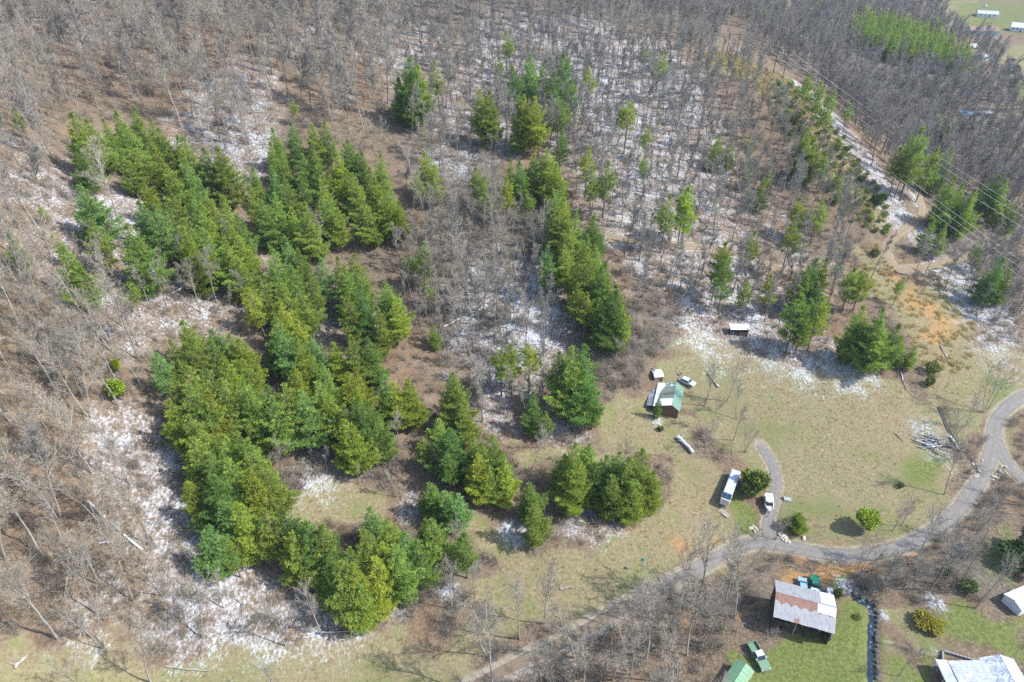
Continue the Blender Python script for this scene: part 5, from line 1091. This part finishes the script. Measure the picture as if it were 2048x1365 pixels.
for s in (-1, 1): wheel(bo, -.8, s*.98, .3, .3, .18)

# ------------------------------------------------------------------ bottom right house, canopy shed, creek wall
hx_, hy_ = 81.0, 61.4; hzz = float(ground(hx_, hy_))
hs = gable_house('white_roofed_house', 'house with a broad pale metal roof, cut by the bottom edge', 'house', 86.3, 60.5, math.pi / 2 - .04, 10.5, 5.4, 3.0, 4.2, M_CREAM, M_WHITEROOF, snow=(.4, .55), nsheet=10, over=.3)
hl = hs.location; inv = Matrix.Translation(hl) @ Matrix.Rotation(math.pi / 2 - .04, 4, 'Z')
MB().box(-5.6, 4.6, 2.75, 8.2, -.3, 2.7).build('side_wing', M_CREAM, hs)
sheet_slope(hs, -5.8, 4.9, 8.6, 2.72, 2.6, 3.35, 10, M_WHITEROOF, lambda u, v: .2, lambda u, v: .45, ribs=2)
ps = thing('porch_roof', 'small low roof with drifted snow at the left end of the bottom right house', 'porch', (76.6, 62.6, hzz), -.05)
MB().box(-1.0, 1.0, -3.6, 3.4, 2.0, 2.1).build('deck_roof', simple('porch_felt', (.34, .36, .40), .8, .15, 1), ps); MB().loft([[(-.9,1.6,2.105),(.9,1.4,2.105),(.9,3.3,2.105),(-.9,3.3,2.105)],[(-.7,1.9,2.2),(.6,1.8,2.2),(.7,3.1,2.2),(-.7,3.1,2.2)]]).build('snow_patch', M_SNOWY, ps)
for xx in (-.9, .9):
    for yy in (-3.4, -.1, 3.2): MB().box(xx - .06, xx + .06, yy - .06, yy + .06, -.2, 2.0).build('post', M_WHITE, ps)
rw = thing('retaining_wall', 'grey block wall round the upper corner of the bottom right house', 'wall', (0, 0, 0)); prr = np.random.default_rng(8)
def block_run(x0, y0, x1, y1, n, parent, hgt=2):
    d = math.atan2(y1 - y0, x1 - x0); L = math.hypot(x1 - x0, y1 - y0) / n
    for i in range(n):
        for k in range(hgt):
            a = (i + .5 + (.25 if k % 2 else -.25)) / n; bxx, byy = x0 + (x1 - x0) * a, y0 + (y1 - y0) * a
            o = link('block', BLOCK, parent); o.location = (bxx, byy, float(ground(bxx, byy)) + .12 + k * .3); o.rotation_euler = (0, 0, d + prr.normal(0, .03)); o.scale = (L * .96, .34 * prr.uniform(.9, 1.1), .29)
BLOCK = MB().add([(-.5,-.46,-.5),(.5,-.46,-.5),(.5,.46,-.5),(-.5,.46,-.5),(-.5,-.46,.42),(.5,-.46,.42),(.5,.46,.42),(-.5,.46,.42),(-.44,-.4,.5),(.44,-.4,.5),(.44,.4,.5),(-.44,.4,.5)], [(3,2,1,0),(0,1,5,4),(1,2,6,5),(2,3,7,6),(3,0,4,7),(4,5,9,8),(5,6,10,9),(6,7,11,10),(7,4,8,11),(8,9,10,11)]).mesh('block', simple('grey_block', (.26, .26, .25), .9, .2, 1))
w0 = at1(1884, 1304); w1 = at1(1975, 1334); w2 = at1(1884, 1356)
block_run(*w0, *w1, 12, rw); block_run(*w0, *w2, 8, rw)
gable_house('canopy_shed', 'white snow-spotted shed roof cut by the right edge below the creek', 'shed', 99.6, 78.7, .35, 5.5, 3.6, 2.2, 2.9, M_WHITE, M_WHITEROOF, snow=(.75, .8), nsheet=6, over=.2, windows=())
# creek water and its stone edge
def strip(name, P, w, dz, mat, kind=None):
    T = np.gradient(P, axis=0); T /= np.hypot(*T.T)[:, None]; N = np.c_[-T[:, 1], T[:, 0]]; V = []; 
    for p, n_ in zip(P, N):
        g = float(ground(*p)) + dz
        V += [(p[0] - n_[0]*w, p[1] - n_[1]*w, g), (p[0] + n_[0]*w, p[1] + n_[1]*w, g)]
    F = np.array([(2*i+1, 2*i, 2*i+2, 2*i+3) for i in range(len(P) - 1)]); o = link(name, mesh_np(name, np.array(V), F), None, mat); return tag(o, kind='structure')
wm = NT('creek_water', .08); wm.b.inputs['Specular IOR Level'].default_value = .5
ff = wm.noise(1.4, 4, .7); wm.color(wm.mix(wm.step(ff, .56, .72), (.012, .026, .034), (.34, .38, .42))); wm.bump(ff, .3, .1)
strip('creek', CREEK, .7, .28, wm.m); strip('ditch_water', DITCH, .45, .2, simple('ditch_mud', (.06, .055, .045), .25, .2, 1))
M_DSTONE = simple('dark_wet_stone', (.09, .085, .08), .8, .3, 1.5)
cw = thing('creek_wall', 'dark stone edging along the straight creek below the barn', 'stone wall', (0, 0, 0))
ROCKM = [MB().loft([[(math.cos(q*1.047 + i)*s_*(.9 + .2*math.sin(q*2.3 + i)), math.sin(q*1.047 + i)*s_*(.9 + .25*math.cos(q*1.7 + i)), zz) for q in range(6)] for zz, s_ in ((-.3, .75), (.1, 1.0), (.45, .8), (.62, .35))]).mesh('stone', M_ROCK) for i in range(4)]
DSTONE = [m.copy() for m in ROCKM]
for m in DSTONE: m.materials.clear(); m.materials.append(M_DSTONE)
for p, nx_ in zip(CREEK[::1], np.gradient(CREEK, axis=0)):
    nn = np.array([-nx_[1], nx_[0]]) / max(np.hypot(*nx_), 1e-6); side = -1
    q = p + nn * side * 1.0; o = link('stone', DSTONE[prr.integers(4)], cw); o.location = (q[0], q[1], float(ground(*q)) - .02); o.rotation_euler = (0, 0, prr.uniform(0, 6)); o.scale = (prr.uniform(.45, .8), prr.uniform(.45, .7), prr.uniform(.3, .55))

# ------------------------------------------------------------------ rocks, logs, posts and other small things
def rocks(pxs, where, r0, r1):
    pxs = sorted(pxs)
    for i, (a, b) in enumerate(pxs):
        x, y = at1(a, b); o = link('boulder', ROCKM[i % 4]); s_ = prr.uniform(r0, r1); o.location = (x, y, float(ground(x, y)) + .05); o.rotation_euler = (prr.normal(0, .2), prr.normal(0, .2), prr.uniform(0, 6)); o.scale = (s_ * prr.uniform(.8, 1.3), s_, s_ * prr.uniform(.7, 1))
        tag(o, '%s from left of the pale boulders %s' % (ordinal(i), where), 'boulder', 'boulders ' + where)
rocks([(1501,1058),(1506,1053),(1511,1057),(1509,1063),(1514,1061)], 'left of the driveway mouth', .35, .6)
rocks([(1558,1070),(1563,1074),(1561,1066),(1567,1072),(1565,1080),(1572,1083),(1577,1085),(1570,1077),(1607,1077)], 'right of the driveway mouth', .35, .65)
rocks([(2003,933),(1999,941),(2002,946),(1992,950),(1987,955),(1985,961),(1994,957),(2010,934),(1999,951)], 'in the fork of the roads', .35, .7)
rocks([(1951,954),(1957,946),(1955,953),(1960,940),(1964,922),(1948,926)], 'on the outer verge of the road bend', .3, .55)
rocks([(1500,757),(1610,767),(1645,795),(1646,800),(1600,775),(1700,765)], 'dotted over the upper meadow', .25, .45)
def log(a, b, r, label, snow=.7, group='fallen logs', h=.25):
    x0, y0 = at1(*a); x1, y1 = at1(*b); z0 = float(ground(x0, y0)) + h; z1 = float(ground(x1, y1)) + h
    t = thing('fallen_log', label, 'log', (x0, y0, z0), 0, group); p1 = Vector((x1 - x0, y1 - y0, z1 - z0)); n = 6; rr = np.random.default_rng(int(a[0]))
    pts = [p1 * (i / n) + Vector((*rr.normal(0, .08, 2), rr.normal(0, .04))) for i in range(n + 1)]; m = MB()
    for i in range(n): m.bar(pts[i], pts[i+1], r * (1 - .09*i), r * (1 - .09*(i+1)), 7)
    for k in range(3):
        q = pts[1 + k]; m.bar(q, q + Vector((rr.normal(0, .8), rr.normal(0, .8), .7)), r * .35, r * .12, 4)
    m.build('trunk', M_BARK, t)
    if snow:
        s = MB(); 
        for i in range(n):
            if rr.random() < snow: s.bar(pts[i] + Vector((0,0,r*.55)), pts[i+1] + Vector((0,0,r*.5)), r*.72, r*.6, 6)
        if s.f: s.build('snow_patch', M_SNOWY, t)
    return t
log((176,1006),(286,1104), .28, 'long snow-lined fallen trunk on the left slope')
log((140,1130),(132,1200), .22, 'upright-lying snowy log below the long fallen trunk'); log((140,1108),(178,1146), .18, 'short pale log crossing the lower left slope', .4)
log((200,1090),(330,1075), .15, 'thin log lying along the left snow edge', .3); log((345,590),(395,560), .2, 'pale log in the shaded snow between the left pine blocks', .5)
log((850,540),(905,500), .18, 'thin fallen tree in the brushy gap above the snowy hollow', .4); log((920,640),(870,665), .2, 'fallen tree at the left rim of the snowy hollow', .4)
log((1415,748),(1437,776), .26, 'grey weathered log lying alone in the upper meadow', .3); log((1355,878),(1386,908), .55, 'thick snow-covered log on the grass below the cabin', 1.0, h=.5)
log((1800,742),(1812,782), .2, 'snow-lined log at the top right corner of the meadow'); log((1790,868),(1808,884), .14, 'thin bare log left of the log pile', 0)
log((1900,875),(1918,905), .4, 'thick snow-capped log right of the log pile', 1.0); log((1880,690),(1900,730), .15, 'thin log on the tan brush slope', .4)
log((600,1270),(700,1262), .16, 'thin log in the snow below the pine hedge', .5); log((30,1340),(60,1310), .2, 'short log in the bottom left corner', .3)
log((330,1335),(420,1345), .14, 'thin pole lying on the bottom left grass', 0); log((690,1230),(740,1215), .16, 'snowy log beneath the right end of the pine hedge', .6)
log((1120,1180),(1150,1174), .16, 'short dark log on the lower meadow edge', 0); log((760,420),(800,470), .15, 'thin log beside the middle pine block', .4)
lpx, lpy = at1(1862, 886); pile = thing('log_pile', 'jumbled pile of snow-dusted logs and brush at the meadow edge', 'log pile', (lpx, lpy, float(ground(lpx, lpy))), -.5)
for i in range(46):
    a = Vector((prr.normal(0, 1.9), prr.normal(0, 1.5), prr.uniform(.05, .75))); d = Vector((math.cos(q_ := prr.normal(.1, .55)), math.sin(q_), prr.normal(0, .12))) * prr.uniform(.8, 2.0)
    r_ = prr.uniform(.06, .17); lg = MB().bar(a - d, a + d, r_, r_ * .8, 6).build('log', M_WOODG if i % 3 else M_WOODD, pile)
    if i % 2: MB().bar(a - d * .9 + Vector((0,0,r_*.5)), a + d * .9 + Vector((0,0,r_*.5)), r_ * .7, r_ * .6, 5).build('snow_patch', M_SNOWY, lg)
dx0, dy0 = at1(1448, 1027); dk = thing('wooden_platform', 'low grey wooden platform on the grass below the trailer', 'platform', (dx0, dy0, float(ground(dx0, dy0)) + .1), math.radians(-52))
for i in range(8): MB().box(-1.3, 1.3, -.62 + i * .155, -.62 + i * .155 + .145, .02, .07).build('plank', M_WOODG, dk)
for xx in (-1.1, 1.1): MB().box(xx - .06, xx + .06, -.6, .6, -.2, .02).build('bearer', M_WOODD, dk)
gx, gy = at1(1574, 1000); gs = thing('covered_pallet', 'grey covered pallet on the grass right of the boat', 'pallet', (gx, gy, float(ground(gx, gy))), -.2)
MB().box(-.9, .9, -.6, .6, 0, .14).build('pallet', M_WOODG, gs); MB().loft([[(-.85,-.55,.15),(.85,-.55,.15),(.85,.55,.15),(-.85,.55,.15)],[(-.75,-.5,.4),(.8,-.45,.36),(.75,.5,.38),(-.8,.48,.42)]]).build('cover', simple('grey_cover', (.27, .29, .29), .7, .1, 2), gs); MB().loft([[(-1.15 + .18*math.cos(q)*s_, .1 + .18*math.sin(q)*s_, zz) for q in np.arange(6)*1.047] for zz, s_ in ((0, 1), (.25, 1), (.3, .6))]).build('bucket', M_RUBBER, gs)
ox, oy = at1(1282, 1143); nb = thing('bird_house_pole', 'thin pole with a small white bird house beside the lower meadow', 'bird house', (ox, oy, float(ground(ox, oy)) - .2))
MB().bar((0,0,0), (0,0,4.4), .05, .04).build('pole', M_WOODG, nb); bh = MB().box(-.25, .25, -.25, .25, 3.7, 4.15).build('house', M_WHITE, nb); MB().add([(-.32,-.32,4.16),(.32,-.32,4.16),(.32,.32,4.16),(-.32,.32,4.16),(0,0,4.42)], [(0,1,4),(1,2,4),(2,3,4),(3,0,4),(3,2,1,0)]).build('roof', M_DGREEN, bh)
# wire fence posts along the creek yard
fp = [at1(a, b) for a, b in ((1762,1286),(1790,1291),(1820,1300),(1848,1310),(1875,1316))]
fe = thing('yard_fence', 'low wire fence with wooden posts across the lawn right of the creek', 'fence', (0, 0, 0))
for x, y in fp: MB().bar((x, y, float(ground(x, y)) - .3), (x, y, float(ground(x, y)) + 1.1), .06, .05).build('post', M_WOODG, fe)
for hgt in (.4, .75, 1.05):
    m = MB()
    for (xa, ya), (xb, yb) in zip(fp[:-1], fp[1:]): m.bar((xa, ya, float(ground(xa, ya)) + hgt), (xb, yb, float(ground(xb, yb)) + hgt), .012, n=3)
    m.build('wire', M_STEEL, fe)

# ------------------------------------------------------------------ shrubs
def shrub(seed, n=420, leaf=.16, mat=None, stem=None, rx=1.0, rz=.85, z0=.15, lump=.28):
    """leafy shrub or small round evergreen: stems and many leaf faces. Unit radius"""
    r = np.random.default_rng(seed); d = r.normal(size=(n, 3)); d /= np.linalg.norm(d, axis=1)[:, None]; rad = r.uniform(.25, 1, n) ** .45
    lob = r.normal(size=(9, 3)); lob /= np.linalg.norm(lob, axis=1)[:, None]; k = (np.maximum(d @ lob.T, 0) ** 6).max(1); rad *= 1 - lump + lump * 1.6 * k
    P = d * rad[:, None] * np.array([rx, rx, rz]); P[:, 2] += rz + z0; P[:, 2] = np.maximum(P[:, 2], .05)
    nk = 3; D = d[:, None] * .8 + r.normal(0, .6, (n, nk, 3)) + np.array([0, 0, .4]); D /= np.linalg.norm(D, axis=2)[..., None]
    nr = d[:, None] * .6 + np.array([0, 0, .8]) + r.normal(0, .4, D.shape); u = np.cross(D, nr); u /= np.maximum(np.linalg.norm(u, axis=2), 1e-4)[..., None]
    ln = r.uniform(.7, 1.3, (n, nk, 1)) * leaf; a = P[:, None] + np.zeros_like(D); V = np.stack([a, a + D*ln*.5 + u*ln*.32, a + D*ln, a + D*ln*.5 - u*ln*.32], 2).reshape(-1, 3)
    me = mesh_np('foliage', V, np.arange(len(V)).reshape(-1, 4)); fattr(me, 'tint', np.repeat(np.clip(r.normal(.5, .25, n), 0, 1), nk * 4)); me.materials.append(mat)
    S = []
    for i in range(7): q = r.normal(0, .45, 2); S.append((0, 0, -.1, q[0], q[1], rz + z0, .045, .015))
    v, f = prisms(S, 4); sm = mesh_np('stem', v, f); sm.materials.append(stem); return sm, me
SHR = [shrub(30 + i, 380, .2, M_SHRUB, M_DBARK) for i in range(4)]
def plant_shrub(x, y, s, tone, name, label, cat, group, r, kind=None, sz=1.0):
    sm, fm = kind or SHR[r.integers(len(SHR))]; t = thing(name, label, cat, (x, y, float(ground(x, y)) - .05), r.uniform(0, 6), group); t.scale = (s * r.uniform(.85, 1.2), s * r.uniform(.85, 1.15), s * sz)
    link('stem', sm, t); c = link('foliage', fm, t); c.color = (*tone, 1); return t
sr = np.random.default_rng(77); spots = []
SPUR = [(1535,175),(1600,172),(1640,212),(1690,282),(1740,355),(1790,430),(1772,472),(1705,455),(1645,375),(1585,295),(1545,230)]
P = poly(SPUR)
px = sr.uniform(1530, 1800, 3000); py = sr.uniform(170, 475, 3000)
okp = inside(np.array(SPUR, float), px, py); gxs, gys = at(px[okp], py[okp])
for x, y, a, b in zip(gxs, gys, px[okp], py[okp]):
    if all((x-q[0])**2 + (y-q[1])**2 > 3.1**2 for q in spots) and road_clear(np.array([x]), np.array([y]))[0] > 1: spots.append((x, y, a, b))
    if len(spots) >= 110: break
spots.sort(key=lambda q: -q[3]); per = 10
for q in range(0, len(spots), per):
    row = sorted(spots[q:q + per], key=lambda s: s[2])
    for j, (x, y, a, b) in enumerate(row):
        v_ = sr.uniform(.75, 1.25); plant_shrub(x, y, sr.uniform(.8, 1.6), (v_ * 2.0, v_ * 1.85, v_ * 1.25), 'evergreen_shrub', '%s from left, %s row up, evergreen shrubs on the power line spur' % (ordinal(j), ordinal(q // per)), 'shrub', 'evergreen shrubs on the spur', sr)
RND = [shrub(50 + i, 1500, .24, M_SHRUB, M_DBARK, z0=.3, lump=.5) for i in range(2)]
LIME = shrub(53, 1700, .2, M_NEEDLE, M_DBARK, rz=.8, z0=.7, lump=.36)
CONE = pine(921, 16, 5.4, .02, 1.0, .1)
def one_shrub(px, py, s, tone, label, kind, sz=1.0, name='round_shrub', cat='shrub'):
    x, y = at1(px, py); return plant_shrub(x, y, s, tone, name, label, cat, None, sr, kind, sz)
one_shrub(1505, 985, 3.0, (1.5, 1.45, .85), 'large round evergreen bush beside the snow-roofed trailer', RND[0], .9)
one_shrub(1727, 1062, 2.3, (1.2, 1.15, .75), 'round lime-green tree with a dark shadow above the gravel road', LIME, 1.0, 'round_tree', 'tree')
x, y = at1(1588, 1060); t = thing('conical_evergreen', 'bushy cone-shaped evergreen right of the driveway', 'evergreen tree', (x, y, float(ground(x, y)) - .1)); t.scale = (.48, .48, .33); link('trunk', CONE[0], t); c = link('crown', CONE[1], t); c.color = (.85, .85, .55, 1)
one_shrub(2030, 1130, 2.7, (.62, .8, .7), 'dark evergreen bush at the right edge above the creek', RND[1], .9)
one_shrub(2052, 1105, 2.6, (.7, .9, .7), 'green evergreen bush cut by the right edge', RND[0], 1.0)
one_shrub(1856, 1250, 1.9, (2.1, 1.3, .42), 'broad golden-brown bush on the lawn right of the creek', RND[1], .5)
one_shrub(1755, 412, 2.2, (.8, .95, .9), 'dark round evergreen at the foot of the spur', RND[1], 1.0)
one_shrub(1748, 512, 1.4, (.9, .8, .8), 'small dark shrub left of the dirt track bend', SHR[0])
one_shrub(1861, 745, 1.9, (1.0, .95, .6), 'olive bush at the top right corner of the meadow', SHR[1]); one_shrub(1858, 770, 1.5, (.9, .9, .6), 'lower olive bush at the meadow corner', SHR[2])
one_shrub(1672, 1196, 1.0, (.9, 1.0, .6), 'narrow dark shrub beside the barn corner', SHR[3], 1.6); one_shrub(1932, 1185, 1.6, (.75, .9, .8), 'dark bush in the creek thicket at the right', SHR[0]); one_shrub(1890, 1150, 1.3, (.8, .9, .8), 'green bush among the creek trees', SHR[2])
one_shrub(1715, 1236, .7, (1.5, 1.4, 1.5), 'small grey shrub alone on the lawn right of the barn', SHR[1], .7); one_shrub(1800, 975, .9, (.9, .9, .6), 'small bush on the meadow above the road', SHR[2], .8)
one_shrub(245, 800, 1.6, (1.1, 1.1, .6), 'small yellow-green pine shrub on the left slope', LIME, 1.4); one_shrub(240, 745, 1.0, (1.2, 1.1, .6), 'tiny yellow-green shrub above the left snow', LIME, 1.5); one_shrub(1320, 862, .9, (.5, .6, .5), 'low dark bush under the spruce at the cabin', SHR[3], .8)

# ------------------------------------------------------------------ power line
def h_frame(pa, pb, label, hgt=12.5):
    (xa, ya), (xb, yb) = at1(*pa), at1(*pb); xm, ym = (xa + xb) / 2, (ya + yb) / 2; d = Vector((1, -.35, 0)).normalized(); zz = float(ground(xm, ym)); t = thing('power_pole', label, 'power pole', (xm, ym, zz), 0, 'power line poles')
    ends = []
    for s in (-1, 1):
        q = d * (2.1 * s); zb_ = float(ground(xm + q.x, ym + q.y)) - zz; MB().bar((q.x, q.y, zb_ - .6), (q.x * .97, q.y * .97, hgt), .2, .14, 8).build('pole', M_POLE, t)
    MB().bar(d * -4.4 + Vector((0, 0, hgt - 1.2)), d * 4.4 + Vector((0, 0, hgt - 1.2)), .13, n=4).build('crossarm', M_POLE, t); MB().bar(d * -2.1 + Vector((0,0,hgt*.55)), d * 2.1 + Vector((0,0,hgt*.25)), .09, n=4).build('brace', M_POLE, t)
    for s in (-4.2, 0, 4.2):
        MB().bar(d * s + Vector((0,0,hgt - 1.2)), d * s + Vector((0,0,hgt - 2.7)), .12, n=6).build('insulator', M_WIRE, t); ends.append(Vector((xm, ym, zz + hgt - 2.7)) + d * s)
    return ends
e2 = h_frame((1544, 152), (1566, 158), 'two-legged wooden power pole frame on the spur, the nearer one')
e1 = h_frame((1452, 118), (1470, 122), 'two-legged wooden power pole frame on the crest, the farther one', 11.5)
def wire_run(ends, targets, label, sag):
    for i, (a, (px_, py_, hh)) in enumerate(zip(ends, targets)):
        x, y = at1(px_, py_, hh); b = Vector((x, y, float(hsmooth(x, y)) + hh)); n = 24
        pts = [a.lerp(b, k / n) - Vector((0, 0, sag * 4 * (k / n) * (1 - k / n))) for k in range(n + 1)]; m = MB()
        for k in range(n): m.bar(pts[k], pts[k+1], .035, n=4, caps=False)
        tag(m.build('power_wire', M_WIRE), '%s of the pale wires %s' % (['lowest', 'middle one', 'highest'][i], label), 'power wire', 'power wires')
wire_run(e2, [(2240, 572, 13), (2240, 545, 13), (2240, 528, 13)], 'hung from the nearer pole frame', 3.0)
wire_run(e1, [(2240, 690, 11), (2240, 670, 11), (2240, 655, 11)], 'hung from the farther pole frame', 4.0)

# ------------------------------------------------------------------ far side valley: houses and cars
def far_house(px_, py_, L, W, rz, wall, roofm, label, snow=(.3, .6), eave=2.8, ridge=4.6):
    x, y = at1(px_, py_); return gable_house('far_house', label, 'house', x, y, rz, L, W, eave, ridge, wall, roofm, snow=snow, nsheet=8, over=.4, group='houses in the far valley', windows=((.15, 'f'), (.38, 'f'), (.8, 'f'), (.3, 'b')))
M_REDROOF = metal_roof('brown_roofing', (0.20, 0.12, 0.10), (0.24, 0.16, 0.13), .6); M_TEAL = simple('teal_siding', (0.22, 0.36, 0.38), .7, .06, 1)
far_house(1962, 68, 22, 9, -.05, M_TEAL, M_REDROOF, 'long teal-walled house with a brown roof in the far valley', (.25, .25), 3.2, 5.6)
far_house(1972, 33, 16, 9, -.3, M_WHITE, M_WHITEROOF, 'white-roofed house highest in the far valley', (.4, .45)); far_house(2036, 62, 12, 9, -.5, M_WHITE, M_WHITEROOF, 'white-gabled house at the far right edge', (.6, .5), 3.4, 6)
far_house(1958, 120, 9, 7, .6, M_TEAL, M_WHITEROOF, 'small pale blue house half hidden by bare trees', (.3, .3)); far_house(1942, 100, 6, 5, .2, M_WHITE, M_WHITEROOF, 'small white outbuilding beside the long teal house', (.6, .6))
M_CARW = paint('white_car_paint', (.6, .6, .6)); M_CARD = paint('dark_car_paint', (.04, .05, .06))
for a, b, rz, mt, lab in ((1932, 252, 1.45, M_CARW, 'white car left of the pair parked below the blue tarp'), (1964, 252, 1.45, M_CARW, 'white car right of the pair parked below the blue tarp'), (1987, 262, .3, M_CARW, 'white car parked apart below the blue tarp, farthest right'), (1993, 80, .4, M_CARW, 'white car beside the long teal house'), (1972, 14, .2, M_CARW, 'white car above the highest far house'), (2025, 122, .1, M_CARD, 'dark car on the far tan field')):
    x, y = at1(a, b); car(lab, x, y, rz, mt, 'cars in the far valley')
x, y = at1(1932, 232); bt = thing('tarp_shelter', 'bright blue tarp shelter in the side valley', 'tarp shelter', (x, y, float(ground(x, y))), -.3)
MB().loft([[(-3.4,-1.6,1.7),(3.4,-1.6,1.6),(3.4,1.6,2.1),(-3.4,1.6,2.2)],[(-3.3,-1.5,1.76),(3.3,-1.5,1.66),(3.3,1.5,2.16),(-3.3,1.5,2.26)]]).build('tarp', M_BLUETARP, bt)
for xx in (-3.2, 3.2):
    for yy in (-1.5, 1.5): MB().bar((xx, yy, -.3), (xx, yy, 1.9), .06).build('post', M_STEEL, bt)
x, y = at1(1970, 232); ms = thing('metal_lean_to', 'low grey metal lean-to right of the blue tarp', 'shed', (x, y, float(ground(x, y))), -.2)
MB().box(-3.5, 3.5, -1.2, 1.2, -.3, 1.6).build('wall', M_WOODG, ms); sheet_slope(ms, -3.8, 3.8, -1.5, 1.65, 1.4, 2.2, 6, M_WHITEROOF, lambda u, v: .7, lambda u, v: .6 if .5 < u < .8 else .2, ribs=2)
MB().box(-2.0, -1.2, -1.24, -1.2, -.1, 1.4).build('door', M_WOODD, ms)
one_shrub(2029, 147, 2.6, (.4, .5, .35), 'dark round bush beside the far valley road', RND[0], .9)

# ------------------------------------------------------------------ air
hz_m = bpy.data.materials.new('valley_haze'); hz_m.use_nodes = True; nt = hz_m.node_tree; nt.nodes.clear()
out = nt.nodes.new('ShaderNodeOutputMaterial'); pv = nt.nodes.new('ShaderNodeVolumePrincipled'); pv.inputs['Color'].default_value = (.74, .85, 1.0, 1); pv.inputs['Density'].default_value = HAZE; pv.inputs['Anisotropy'].default_value = .2
nt.links.new(pv.outputs[0], out.inputs['Volume'])
lo = float(hz_full.min()) - 1.5; hi = max(float(hz_full.max()) + 40, CAM_H + 30)
if HAZE > 0: tag(MB().box(-5600, 5600, -3800, 7400, lo, hi).build('haze', hz_m), 'thin blue haze filling the valley', kind='stuff')
